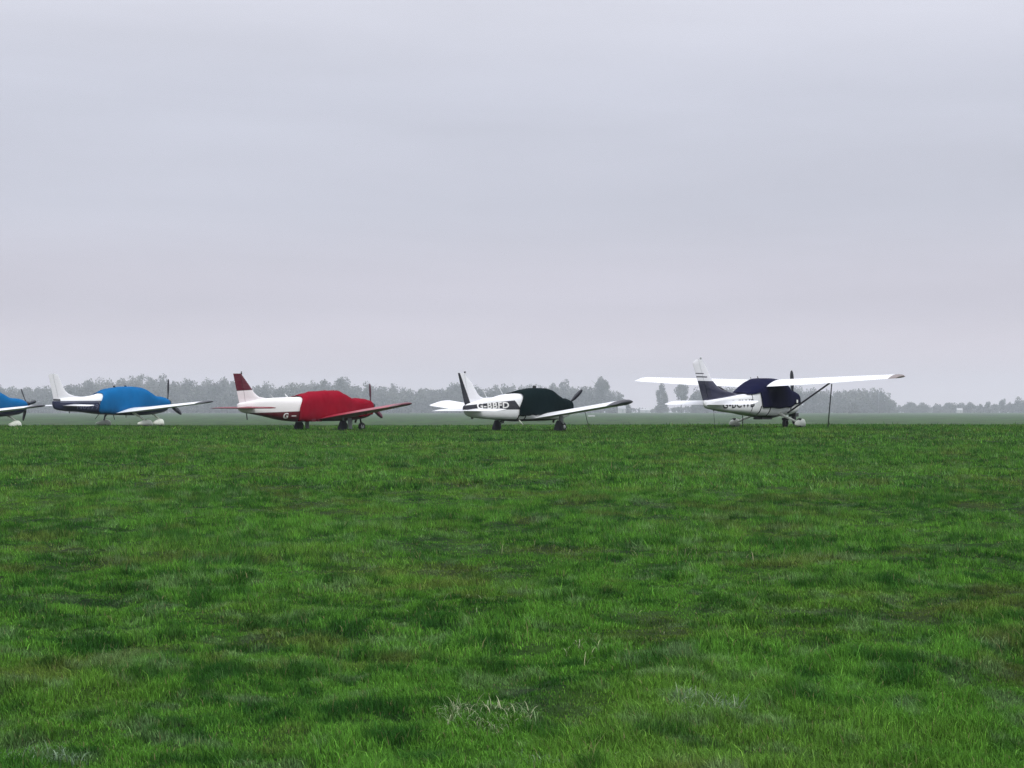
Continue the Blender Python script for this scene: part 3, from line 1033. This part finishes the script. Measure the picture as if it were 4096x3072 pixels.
# ------------------------------------------------------------------ aircraft
FLEET = "light aircraft parked in a row on the grass"
COVERS = "fitted fabric covers on the parked aircraft"
def place(o, X, Y, zg, th):
    o.location = (X, Y, zg)
    o.rotation_euler = (0, 0, R(th))
def drop(root, zg):
    """parts were drawn with absolute heights: lower them so that the root sits on the ground"""
    for ch in root.children:
        ch.location.z -= zg
def solid(o, t=.016):
    m = o.modifiers.new("thickness", "SOLIDIFY"); m.thickness = t; m.offset = 0
    return o
def copy_tree(o, parent=None):
    c = o.copy(); C.objects.link(c)
    if parent is not None:
        c.parent = parent
    for ch in o.children:
        copy_tree(ch, c)
    return c

# ---- red and white low-wing aircraft
def red_aircraft(X, Y, zg, th):
    root = empty("light_aircraft", (X, Y, zg), R(th), "low-wing aircraft with white tail, maroon fin top and red wings, under red cover", "aircraft", FLEET)
    b = Body(smooth_st([(-4.55, .97, 1.17, .05), (-4.4, .84, 1.21, .10), (-4.0, .76, 1.28, .17), (-3.4, .67, 1.38, .26), (-2.9, .58, 1.42, .34), (-2.3, .47, 1.45, .43),
              (-1.9, .43, 1.465, .50), (-1.4, .40, 1.48, .55), (-1.1, .40, 1.54, .57), (-.65, .41, 1.645, .585), (-.1, .42, 1.69, .585), (.65, .42, 1.69, .575), (1.0, .43, 1.55, .555),
              (1.44, .45, 1.37, .52), (1.9, .50, 1.36, .50), (2.25, .56, 1.34, .46), (2.5, .66, 1.29, .40), (2.6, .85, 1.2, .27)]), 3.2)
    maroon = (.085, .004, .014); dred = (.10, .003, .012)
    pf = mat_paint("white_over_dark_red_paint", (.80, .78, .77), [(dred, [(.034, -1, .905)]), ((.45, .42, .42), [(.034, -1, .925), (-.034, 1, -.905)])])
    fus = b.build("fuselage", pf, root)
    pfin = mat_paint("white_fin_maroon_top", (.78, .74, .75), [((.10, .004, .018), [(-.06, 1, -1.735 - .06 * 4.2)]), ((.02, .002, .006), [(-.06, 1, -1.735 - .06 * 4.2), (.06, -1, 1.755 + .06 * 4.2)])])
    le = [(-4.36, 2.42), (-4.34, 2.44), (-3.79, 1.76), (-3.72, 1.66), (-3.59, 1.55), (-3.45, 1.47), (-3.1, 1.41), (-3.0, 1.15)]
    te = [(-4.78, 2.44), (-4.47, 1.18), (-4.46, 1.15)]
    hg = [(-4.46, 2.44), (-4.25, 1.67), (-4.15, 1.15)]
    fin = fin_and_rudder(root, le, te, hg, pfin, 1.15, thick=.13)
    mesh_obj("beacon", *tube([(-4.37, 0, 2.42), (-4.36, 0, 2.47), (-4.36, 0, 2.53)], [.03, .035, .04], 8), M["dark_metal"], fin)
    secs = [(-1.93, -4.0, 1.00, -4.66, .985, .07), (-1.6, -3.9, 1.01, -4.72, .99, .09), (0., -3.82, 1.02, -4.78, .985, .10)]
    full = [(s[0] * -1,) + s[1:] for s in secs][:2] + [secs[2]] + [secs[1], secs[0]]
    fix_normals(mesh_obj("stabilator", *wing_mesh(full, .0), mat_noise("dark_red_paint", (.17, .003, .014), .55, .2, 2), root))
    wing_pair(root, [(-.45, .98, .62, -.66, .51, .15), (-2.6, .82, .88, -.62, .76, .15), (-5.3, .62, 1.20, -.46, 1.07, .135)], M["red_wing"], M["maroon"], -4.95)
    for s in (-1, 1):
        leg = pole("main_gear_leg", (-.08, s * 1.5, .58), (-.12, s * 1.52, .24), .04, M["grey_metal"], root)
        mesh_obj("tyre", *wheel_mesh((-.12, s * 1.54, .22), .22, .17), M["black"], leg)
        mesh_obj("wheel_hood", *skirt_mesh((-.16, s * 1.54), .24, .15, .06, .46), M["strap"], leg)
        V, Fc = box((.27, s * 1.5, .33), (.20, .03, .46))
        V = [v + Vector((.10 * (.55 - v.z), 0, 0)) for v in V]
        mesh_obj("gear_door", V, Fc, M["grey_metal"], leg, smooth=False)
    ng = pole("nose_gear_strut", (2.1, 0, .60), (2.18, 0, .24), .04, M["dark_metal"], root)
    mesh_obj("tyre", *wheel_mesh((2.2, 0, .18), .18, .13), M["black"], ng)
    mesh_obj("hub_cap", *disc_mesh((2.2, 0, .18), .085, .15), M["grey_metal"], ng)
    pole("fork", (2.16, -.1, .3), (2.2, -.09, .18), .02, M["dark_metal"], ng)
    propeller(root, (2.72, 0, 1.12), .98, (-4, 124, 236), mat_noise("red_blade", (.07, .004, .02), .4, .2), .22)
    lettering("G", b, -2.45, -2.215, .535, .54, .25, M["letter_white"], fus, bold=.03)
    lettering("-", b, -2.06, -1.84, .635, .64, .04, M["letter_white"], fus, bold=.0)
    mesh_obj("antenna", *blade_antenna((-1.95, 0, 1.46), (-2.07, 0, 1.60), .14, .04), M["white"], fus)
    mesh_obj("antenna", *blade_antenna((-2.7, 0, 1.43), (-2.88, 0, 1.60), .035, .015), M["white"], fus)
    mesh_obj("antenna", *blade_antenna((.62, 0, 1.70), (.60, 0, 1.79), .05, .04), M["dark_metal"], fus)
    pole("tail_skid", (-4.1, 0, .78), (-4.06, 0, .50), .025, M["dark_metal"], root)
    for yy in (-3.6, -4.6):
        pole("wing_ring", (.12, yy, .93 + (-3.6 - yy) * .125), (.12, yy, .84 + (-3.6 - yy) * .125), .018, M["dark_metal"], root)
    pole("pitot_mast", (-.1, -3.05, .86), (-.1, -3.05, .68), .02, M["dark_metal"], root)
    for q, (dx, dz) in enumerate(((1.2, .46), (1.6, .44), (1.95, .47))):
        mesh_obj("exhaust_pipe" if q == 1 else "belly_vent", *tube([(dx, -.12 + .1 * q, dz + .05), (dx - .06, -.12 + .1 * q, dz - .12)], [.05, .04], 8), M["dark_metal"], root)
    drop(root, zg)
    def zc(x):
        e = .02 * math.sin(x * 7) + .015 * math.sin(x * 17 + 1)
        if x < -.7: return .455 + e * .8
        if x < 1.1: return float(np.interp(x, [-.7, -.4, 1.1], [.46, .60, .70])) + e
        return float(np.interp(x, [1.1, 2.0, 2.6], [.66, .62, .80])) + e
    c = mesh_obj("aircraft_cover", *cover_mesh(b, -1.72, 2.62, zc, .035, .032, 2.0, slant=.28, seams=((.28, .028), (-.4, .010))), M["cov_red"])
    solid(c); place(c, X, Y, zg, th)
    for v in c.data.vertices: v.co.z -= zg
    tag(c, "bright red fabric cover over the cabin and engine of the red-winged aircraft", "aircraft cover", COVERS)
    for x in (-.95, -.62):
        V, Fc = box((x, -.52, .47), (.22, .10, .12))
        o = mesh_obj("hem_tab", V, Fc, M["maroon"], c, smooth=False); o.location.z -= zg
    return root
red_aircraft(-8.28, 76.67, 0., 44.66)

# ---- white low-wing aircraft with dark stripe and green cover
def green_cover_aircraft(X, Y, zg, th):
    root = empty("light_aircraft", (X, Y, zg), R(th), "white low-wing aircraft lettered G-BBFD on a dark stripe, under dark green cover", "aircraft", FLEET)
    b = Body(smooth_st([(-4.66, .90, 1.06, .05), (-4.5, .73, 1.14, .12), (-4.28, .65, 1.20, .17), (-3.45, .56, 1.36, .28), (-3.2, .54, 1.41, .31), (-2.56, .51, 1.44, .40), (-1.93, .46, 1.55, .50),
              (-1.58, .44, 1.585, .54), (-1.12, .43, 1.61, .57), (-.66, .43, 1.70, .585), (.06, .44, 1.785, .585), (.45, .44, 1.79, .58), (.91, .45, 1.755, .575), (1.22, .46, 1.67, .56), (1.54, .48, 1.52, .54),
              (1.83, .5, 1.405, .52), (2.1, .55, 1.375, .49), (2.4, .64, 1.34, .44), (2.58, .74, 1.27, .36), (2.66, .85, 1.17, .26)]), 3.2)
    dark = (.010, .011, .020)
    stripe = [(dark, [(.0767, -1, 1.451), (-.004, 1, -.935), (-1, -1.0, -.53)]), ((.02, .02, .022), [(0, -1, .53)])]
    fus = b.build("fuselage", mat_paint("white_dark_stripe_paint", WHITE, stripe), root)
    pfin = mat_paint("white_fin_black_edge", (.79, .79, .82), [(dark, [(-1, -.557, -4.89 + .557 * 2.33)])])
    le = [(-4.56, 2.31), (-4.50, 2.36), (-4.14, 2.02), (-3.74, 1.58), (-3.59, 1.47), (-3.41, 1.42), (-3.1, 1.38), (-3.0, 1.05)]
    te = [(-5.03, 2.40), (-4.57, 1.07), (-4.56, 1.04)]
    hg = [(-4.66, 2.40), (-4.60, 2.18), (-4.32, 1.18), (-4.3, 1.04)]
    fin = fin_and_rudder(root, le, te, hg, pfin, 1.05, thick=.13)
    mesh_obj("beacon", *tube([(-4.58, 0, 2.34), (-4.58, 0, 2.40), (-4.58, 0, 2.47)], [.03, .035, .04], 8), M["dark_metal"], fin)
    secs = [(-1.62, -3.95, .93, -4.72, .86, .07), (-1.4, -3.85, .935, -4.78, .865, .09), (0., -3.82, .945, -4.78, .87, .10)]
    full = [(s[0] * -1,) + s[1:] for s in secs][:2] + [secs[2]] + [secs[1], secs[0]]
    fix_normals(mesh_obj("stabilator", *wing_mesh(full, .0), M["white"], root))
    wing_pair(root, [(-.45, 1.0, .68, -.48, .55, .16), (-1.3, .72, .79, -.66, .645, .16), (-4.87, .56, 1.27, -1.02, 1.12, .15)], M["white"], M["tip_dark"], -4.45, lefttip=M["white"])
    for s in (-1, 1):
        leg = pole("main_gear_leg", (-.1, s * 1.58, .66), (-.22, s * 1.6, .26), .045, M["grey_metal"], root)
        mesh_obj("tyre", *wheel_mesh((-.24, s * 1.62, .22), .22, .17), M["black"], leg)
        mesh_obj("wheel_hood", *skirt_mesh((-.28, s * 1.62), .25, .15, .06, .47), M["strap"], leg)
        V, Fc = box((.02, s * 1.56, .50), (.22, .03, .34))
        V = [v + Vector((.12 * (.6 - v.z), 0, 0)) for v in V]
        mesh_obj("gear_door", V, Fc, M["grey_metal"], leg, smooth=False)
        pole("side_brace", (.25, s * 1.3, .62), (-.15, s * 1.55, .40), .02, M["dark_metal"], leg)
    ng = pole("nose_gear_strut", (2.2, 0, .62), (2.38, 0, .24), .04, M["dark_metal"], root)
    mesh_obj("tyre", *wheel_mesh((2.42, 0, .18), .18, .13), M["black"], ng)
    mesh_obj("hub_cap", *disc_mesh((2.42, 0, .18), .08, .15), M["grey_metal"], ng)
    for dx in (1.9, 2.05):
        mesh_obj("nose_gear_door", *box((dx, -.16, .50), (.22, .02, .18)), M["fairing"], ng, smooth=False)
    propeller(root, (2.78, 0, 1.16), .98, (50, 230), M["tip_dark"], .22)
    lettering("G-BBFD", b, -4.05, -2.20, .945, .985, .265, M["letter_white"], fus, bold=.030)
    # slanted white flash that closes the stripe
    mesh_obj("antenna", *blade_antenna((-3.1, 0, 1.40), (-3.36, 0, 1.74), .07, .02), M["white"], fus)
    mesh_obj("antenna", *blade_antenna((-2.0, 0, 1.54), (-2.32, 0, 1.92), .08, .02), M["white"], fus)
    mesh_obj("antenna", *box((.25, 0, 1.87), (.20, .05, .15)), M["black"], fus, smooth=False)
    mesh_obj("antenna", *blade_antenna((.75, 0, 1.80), (.72, 0, 1.88), .05, .03), M["dark_metal"], fus)
    mesh_obj("tail_skid", *box((-4.1, 0, .60), (.12, .03, .12)), M["dark_metal"], root, smooth=False)
    st = pole("boarding_step", (-1.45, -.42, .50), (-1.28, -.50, .29), .025, M["fairing"], root)
    mesh_obj("exhaust_pipe", *tube([(1.5, -.15, .52), (1.42, -.15, .38)], [.05, .045], 8), M["dark_metal"], root)
    drop(root, zg)
    def zc(x):
        e = .012 * math.sin(x * 6) + .01 * math.sin(x * 15)
        return float(np.interp(x, [-1.7, -1.1, -.5, .2, 1.2, 2.0, 2.66], [.665, .675, .70, .74, .80, .84, .90])) + e
    c = mesh_obj("aircraft_cover", *cover_mesh(b, -1.60, 2.68, zc, .035, .020, 5.0, slant=.42, seams=((.5, .006),)), M["cov_green"])
    solid(c); place(c, X, Y, zg, th)
    tag(c, "dark green fabric cover over the cabin and nose of the aircraft lettered G-BBFD", "aircraft cover", COVERS)
    for x in (-1.57, -1.12):
        for s in (-1, 1):
            mesh_obj("strap", *strap_mesh(b, x, .70, .45, .055, s, .016), M["strap"], c)
    return root
green_cover_aircraft(.81, 74.39, 0., 53.64)

# ---- high-wing aircraft under navy cover
def high_wing_aircraft(X, Y, zg, th):
    root = empty("light_aircraft", (X, Y, zg), R(th), "white high-wing strut-braced aircraft lettered G-BCWB, navy fin, under navy cover", "aircraft", FLEET)
    b = Body(smooth_st([(-5.52, 1.08, 1.23, .05), (-5.35, .985, 1.27, .10), (-4.9, .93, 1.33, .17), (-3.94, .84, 1.42, .30), (-2.78, .77, 1.515, .42), (-2.5, .745, 1.56, .45), (-2.0, .705, 1.76, .50), (-1.5, .67, 1.945, .53), (-1.0, .635, 2.05, .55),
              (-.2, .60, 2.06, .56), (.35, .66, 2.04, .555), (.75, .69, 1.86, .545), (1.02, .71, 1.69, .53), (1.45, .75, 1.63, .51), (1.78, .82, 1.55, .46), (1.95, .94, 1.46, .38), (2.02, 1.08, 1.36, .26)]), 3.7)
    navy = (.004, .004, .026); gnavy = (.016, .016, .050)
    pf = mat_paint("white_navy_back_paint", WHITE, [(gnavy, [(-.093, 1, -1.25 - .093 * 5.6 + .012)]), ((.03, .03, .035), [(0, -1, .70)])])
    fus = b.build("fuselage", pf, root)
    pfin = mat_paint("white_fin_navy_base", (.76, .76, .79), [(gnavy, [(0, -1, 1.955), (-.093, 1, -1.25 - .093 * 5.6)]), (navy, [(0, -1, 1.945), (-.093, 1, -1.30 - .093 * 5.6), (-1, -.72, -3.92)]),
                    ((.02, .02, .045), [(0, -1, 2.235), (0, 1, -2.20), (-1, 0, -5.62)]), ((.02, .02, .045), [(0, -1, 2.12), (0, 1, -2.075), (-1, 0, -5.36)])])
    le = [(-5.80, 2.72), (-5.63, 2.66), (-5.32, 2.42), (-4.93, 2.04), (-4.76, 1.93), (-4.49, 1.78), (-4.11, 1.66), (-3.69, 1.60), (-3.24, 1.56), (-2.75, 1.51), (-2.7, 1.15)]
    te = [(-6.1, 2.72), (-6.39, 2.58), (-5.60, 1.25), (-5.55, 1.12)]
    hg = [(-5.98, 2.72), (-5.95, 2.6), (-5.2, 1.30), (-5.12, 1.12)]
    fin = fin_and_rudder(root, le, te, hg, pfin, 1.15, thick=.12)
    mesh_obj("beacon", *tube([(-5.78, 0, 2.70), (-5.78, 0, 2.735), (-5.78, 0, 2.76), (-5.78, 0, 2.80)], [.02, .02, .045, .02], 10), M["grey_metal"], fin)
    for s in (0, 1):
        w = wing_mesh([(-.08, -4.42, 1.235, -5.46, 1.09, .10), (-1.5, -4.52, 1.235, -5.32, 1.10, .10), (-1.7, -4.6, 1.23, -5.28, 1.11, .08), (-1.79, -4.75, 1.21, -5.2, 1.13, .03)], 0)
        if s: w = mirror(w)
        fix_normals(mesh_obj("tailplane", *w, M["white"], root))
    wing_pair(root, [(-.52, .20, 1.985, -1.42, 1.79, .135), (-2.6, .20, 2.055, -1.42, 1.875, .135), (-5.46, .14, 2.165, -1.02, 2.065, .12)], M["white"], M["tip_grey"], -5.2, .03, lefttip=M["white"])
    for s in (-1, 1):
        a = Vector((.58, s * .50, .80)); e = Vector((.08, s * 2.45, 1.93))
        V, Fc = tube([a, e], .034, 10)
        mesh_obj("wing_strut", V, Fc, M["tip_grey"] if s > 0 else mat_noise("strut_grey", (.06, .062, .075), .5, .2), root)
    for s in (-1, 1):
        leg = mesh_obj("main_gear_leg", *tube([(-.14, s * .42, .80), (-.2, s * .75, .66), (-.24, s * 1.3, .44)], [.085, .05, .035], 8), M["fairing"], root)
        mesh_obj("tyre", *wheel_mesh((-.26, s * 1.38, .40), .20, .15), M["black"], leg)
        mesh_obj("wheel_fairing", *fairing_mesh((-.28, s * 1.38), .86, .27, .27, .59), M["fairing"], leg)
    ng = pole("nose_gear_strut", (1.42, 0, .80), (1.42, 0, .42), .045, M["dark_metal"], root)
    mesh_obj("tyre", *wheel_mesh((1.45, 0, .38), .18, .14), M["black"], ng)
    mesh_obj("fork", *box((1.44, 0, .55), (.16, .22, .10)), M["black"], ng, smooth=False)
    propeller(root, (2.16, 0, 1.40), 1.08, (-3, 177), M["tip_dark"], .20)
    lettering("G-BCWB", b, -4.50, -2.32, .955, 1.02, .30, M["letter_black"], fus, bold=.022)
    mesh_obj("antenna", *blade_antenna((-.75, .12, 2.08), (-.82, .12, 2.20), .12, .06), M["black"], fus)
    mesh_obj("antenna", *blade_antenna((-1.0, .3, 2.06), (-1.06, .3, 2.17), .06, .04), M["black"], fus)
    mesh_obj("belly_vent", *box((-.6, 0, .60), (.9, .36, .10)), M["dark_metal"], fus, smooth=False)
    mesh_obj("cowl_flap", *box((1.75, -.22, .72), (.28, .3, .14)), M["dark_metal"], fus, smooth=False)
    pole("tail_ring", (-4.75, 0, .95), (-4.75, 0, .86), .02, M["dark_metal"], root)
    drop(root, zg)
    def zc(x):
        e = .012 * math.sin(x * 5)
        sc = -.05 * abs(math.sin((x + 2.9) * 3.3))
        if x < -1.86: return 1.51 + sc * .7 + .05 * (x + 2.8)
        if x < -1.74: return float(np.interp(x, [-1.86, -1.74], [1.44, 1.02]))
        return float(np.interp(x, [-1.74, -.5, .6, .85, 1.1, 2.02], [1.01, .975, 1.0, 1.06, 1.13, 1.16])) + e
    def bulge(x, c_, s_):
        return 0.025 * math.exp(-((x + .55) / .75) ** 4) * max(0, s_) ** 3
    c = mesh_obj("aircraft_cover", *cover_mesh(b, -2.74, 2.03, zc, .03, .010, 9.0, topbulge=bulge), M["cov_navy"])
    solid(c); place(c, X, Y, zg, th)
    for v in c.data.vertices: v.co.z -= zg
    tag(c, "navy blue fabric cover over the cabin and nose of the high-wing aircraft", "aircraft cover", COVERS)
    for x, z0, z1, w, dx in ((-2.43, 1.50, .80, .022, -.06), (-1.80, 1.06, .74, .06, -.10), (-1.05, 1.0, .70, .045, -.10), (.80, 1.08, .88, .05, 0)):
        for s in (-1, 1):
            o = mesh_obj("strap", *strap_mesh(b, x, z0, z1, w, s, .014, dx), M["strap"], c); o.location.z -= zg
    V, Fc = box((1.30, -(b.half(1.30, 1.25) + .052), 1.25), (.13, .02, .12))
    o = mesh_obj("white_patch", V, Fc, M["letter_white"], c, smooth=False); o.location.z -= zg
    return root
high_wing_aircraft(9.95, 67.61, .20, 56.61)

# ---- low-wing aircraft with wheel fairings and blue cover (two of them)
def blue_cover_aircraft(X, Y, zg, th):
    root = empty("light_aircraft", (X, Y, zg), R(th), "low-wing aircraft with white fin and navy lower tail, wholly in view under blue cover", "aircraft", FLEET)
    b = Body(smooth_st([(-5.12, 1.16, 1.36, .05), (-5.04, 1.02, 1.44, .09), (-4.9, .94, 1.48, .13), (-4.44, .87, 1.55, .20), (-3.6, .82, 1.60, .30), (-2.96, .77, 1.63, .38), (-2.5, .72, 1.685, .455), (-2.05, .68, 1.79, .525),
              (-1.57, .66, 1.98, .57), (-.8, .64, 2.09, .61), (.23, .62, 2.14, .61), (.85, .62, 2.08, .60), (1.34, .64, 1.88, .575), (1.78, .68, 1.645, .545), (2.2, .74, 1.60, .51), (2.6, .86, 1.53, .45), (2.78, 1.0, 1.43, .37), (2.86, 1.12, 1.34, .26)]), 2.9)
    navy = (.006, .010, .045); gry = (.10, .11, .16)
    zones = [(navy, [(.0098, -1, 1.405 + .0098 * 2.4)]), (gry, [(.0098, -1, 1.385 + .0098 * 2.4), (-.0098, 1, -1.315 - .0098 * 2.4), (1, 0, 4.75)]), ((.008, .009, .015), [(-1, 0, -4.72), (0, -1, 1.49), (0, 1, -1.385)])]
    pf = mat_paint("white_over_navy_paint", (.80, .82, .83), zones)
    fus = b.build("fuselage", pf, root)
    le = [(-5.0, 2.80), (-4.80, 2.76), (-4.72, 2.66), (-4.44, 2.12), (-4.27, 1.90), (-4.06, 1.76), (-3.71, 1.66), (-3.3, 1.61), (-3.1, 1.35)]
    te = [(-5.30, 2.80), (-5.38, 2.72), (-5.08, 1.51), (-5.05, 1.35)]
    hg = [(-5.12, 2.80), (-5.08, 2.6), (-4.72, 1.35)]
    fin = fin_and_rudder(root, le, te, hg, mat_paint("pale_fin_paint", (.74, .74, .76), [((.008, .009, .015), [(0, -1, 1.49), (-1, 0, -4.72)])]), 1.36, thick=.13)
    for s in (0, 1):
        w = wing_mesh([(-.1, -3.72, 1.20, -4.62, 1.135, .10), (-1.7, -3.86, 1.17, -4.45, 1.115, .09), (-1.95, -4.0, 1.155, -4.42, 1.115, .05)], 0)
        if s: w = mirror(w)
        fix_normals(mesh_obj("tailplane", *w, M["white"], root))
    wing_pair(root, [(-.5, .42, .94, -1.25, .735, .165), (-1.6, .45, 1.00, -1.0, .845, .155), (-3.5, .62, 1.17, -.56, 1.05, .15), (-5.84, .84, 1.375, -.14, 1.285, .13)], M["white"], M["tip_dark"], -5.36)
    for s in (-1, 1):
        leg = mesh_obj("main_gear_leg", *tube([(-.52, s * 1.0, .78), (-.4, s * 1.35, .58), (-.25, s * 1.6, .36)], [.07, .055, .045], 8), M["fairing"] if s < 0 else M["dark_metal"], root)  # far leg takes the dark material: its shade is put into the colour
        mesh_obj("tyre", *wheel_mesh((-.2, s * 1.65, .20), .19, .15), M["black"], leg)
        mesh_obj("wheel_fairing", *fairing_mesh((-.25, s * 1.65), 1.05, .28, .07, .40), M["fairing"], leg)
    ng = mesh_obj("nose_gear_leg", *tube([(1.72, 0, .76), (2.1, 0, .55), (2.38, 0, .38)], [.06, .05, .045], 8), M["fairing"], root)
    mesh_obj("tyre", *wheel_mesh((2.35, 0, .18), .17, .13), M["black"], ng)
    mesh_obj("wheel_fairing", *fairing_mesh((2.26, 0), .78, .28, .06, .44), M["fairing"], ng)
    propeller(root, (2.96, 0, 1.36), 1.28, (2, 122, 242), mat_noise("blade_dark", (.012, .013, .018), .4, .3), .25)
    lettering("N0279", b, -3.72, -2.45, .96, .95, .27, mat_noise("letter_outline_grey", (.13, .14, .21), .5, .2), fus, bold=-.012)
    for p, q in (((-.85, .03, 2.09), (-.95, .03, 2.23)), ((-.1, .0, 2.15), (-.16, 0, 2.25))):
        mesh_obj("antenna", *blade_antenna(p, q, .22, .14, .04), M["black"], fus)
    for x, dx, dz in ((-2.0, -.28, -.26), (-1.0, .10, -.26), (-4.0, 0, -.10), (-.1, 0, -.12)):
        zb = b.at(x)[0]
        mesh_obj("antenna", *blade_antenna((x, 0, zb + .02), (x + dx, 0, zb + dz), .07, .04, .03), M["dark_metal"], fus)
    drop(root, zg)
    def zc(x):
        e = .012 * math.sin(x * 6) + .01 * math.sin(x * 15)
        return float(np.interp(x, [-2.5, -2.2, -1.3, -.6, .3, 1.2, 2.0, 2.86], [.90, .74, .72, .86, 1.0, .98, 1.0, 1.18])) + e
    c = mesh_obj("aircraft_cover", *cover_mesh(b, -2.40, 2.88, zc, .035, .018, 14.0, slant=.36, seams=((-.2, .006),)), M["cov_blue"])
    solid(c); place(c, X, Y, zg, th)
    tag(c, "bright blue fabric cover over the cabin and nose of the white-finned aircraft", "aircraft cover", COVERS)
    mesh_obj("strap", *strap_mesh(b, -2.44, 1.38, .95, .02, -1, .012, .22), M["grey_metal"], c)
    return root, c
ba, bc = blue_cover_aircraft(-20.94, 95.3, 0., 54.4)
# the second one, cut by the left edge of the picture
th0 = 45.0
Y0 = 97.0 - 3.0 * math.sin(R(th0))
X0 = at_u(108, 97.0) - 3.0 * math.cos(R(th0))
b2 = copy_tree(ba); place(b2, X0, Y0, -.10, th0)
b2.rotation_euler.x = R(1.2)
for ch in list(b2.children):
    if ch.name.startswith("propeller"):
        for q in list(ch.children): bpy.data.objects.remove(q)
        bpy.data.objects.remove(ch)
propeller(b2, (2.96, 0, 1.36), 1.03, (-38, 82, 202), M["tip_dark"], .22)
b2["label"] = "low-wing aircraft cut by the left picture edge, nose and near wing in view"
c2 = copy_tree(bc); place(c2, X0, Y0, -.10, th0)
c2.rotation_euler.x = R(1.2)
c2["label"] = "bright blue fabric cover cut by the left picture edge"

# ---- tie-down ropes
ROPES = "tie-down ropes between aircraft and ground"
def local(X, Y, th, x, y):
    c, s = math.cos(R(th)), math.sin(R(th))
    return X + x * c - y * s, Y + x * s + y * c
def rope(a, b, label, r=.012, sag=.0):
    a, b = Vector(a), Vector(b)
    pts = []
    for i in range(9):
        t = i / 8
        p = a.lerp(b, t); p.z -= sag * 4 * t * (1 - t)
        pts.append(p)
    peg = bpy.data.objects.new("tie_down_rope", None)
    o = mesh_obj("tie_down_rope", *tube([p - b for p in pts], r, 6), M["rope"])
    o.location = b
    tag(o, label, "rope", ROPES)
    mesh_obj("ground_peg", *tube([(0, 0, -.08), (0, 0, .05), (0, 0, .07)], [.02, .02, .03], 8), M["dark_metal"], o)
    bpy.data.objects.remove(peg)
    return o
ax, ay = local(9.95, 67.61, 56.61, .02, -2.56)
rope((ax, ay, 1.90), (ax - .13, ay + .1, float(ground_z(ax - .13, ay)) + .01), "dark rope hanging straight from the high-wing aircraft's near wing to the ground", .022)
ax, ay = local(9.95, 67.61, 56.61, -.3, 1.02)
rope((ax, ay, 1.86), (ax + .02, ay, float(ground_z(ax + .02, ay)) + .01), "dark rope from the high-wing aircraft's far wing, seen under its tail boom", .018)
ax, ay = local(9.95, 67.61, 56.61, -4.75, 0)
rope((ax, ay, .87), (ax + .08, ay + .3, float(ground_z(ax, ay)) + .01), "thin rope from beneath the high-wing aircraft's tail to the ground", .006)
ax, ay = local(.81, 74.39, 53.64, .0, -2.75)
rope((ax, ay, .89), (3.36, 75.6, float(ground_z(3.36, 75.6)) + .01), "slack thin rope slanting right from the dark-tipped wing to the ground", .014, .03)

# ------------------------------------------------------------------ haze
V, Fc = box((0, 1380, 26.0), (5000, 2900, 59.6))
hz = mesh_obj("haze", V, Fc, None, smooth=False)
hm = bpy.data.materials.new("haze_air"); hm.use_nodes = True
nt = hm.node_tree
nt.nodes.remove(nt.nodes["Principled BSDF"])
pv = nt.nodes.new("ShaderNodeVolumePrincipled")
pv.inputs["Color"].default_value = (.88, .92, 1.0, 1)
pv.inputs["Density"].default_value = .00028
pv.inputs["Anisotropy"].default_value = .2
nt.links.new(pv.outputs[0], nt.nodes["Material Output"].inputs["Volume"])
hz.data.materials.append(hm)
hz["kind"] = "stuff"
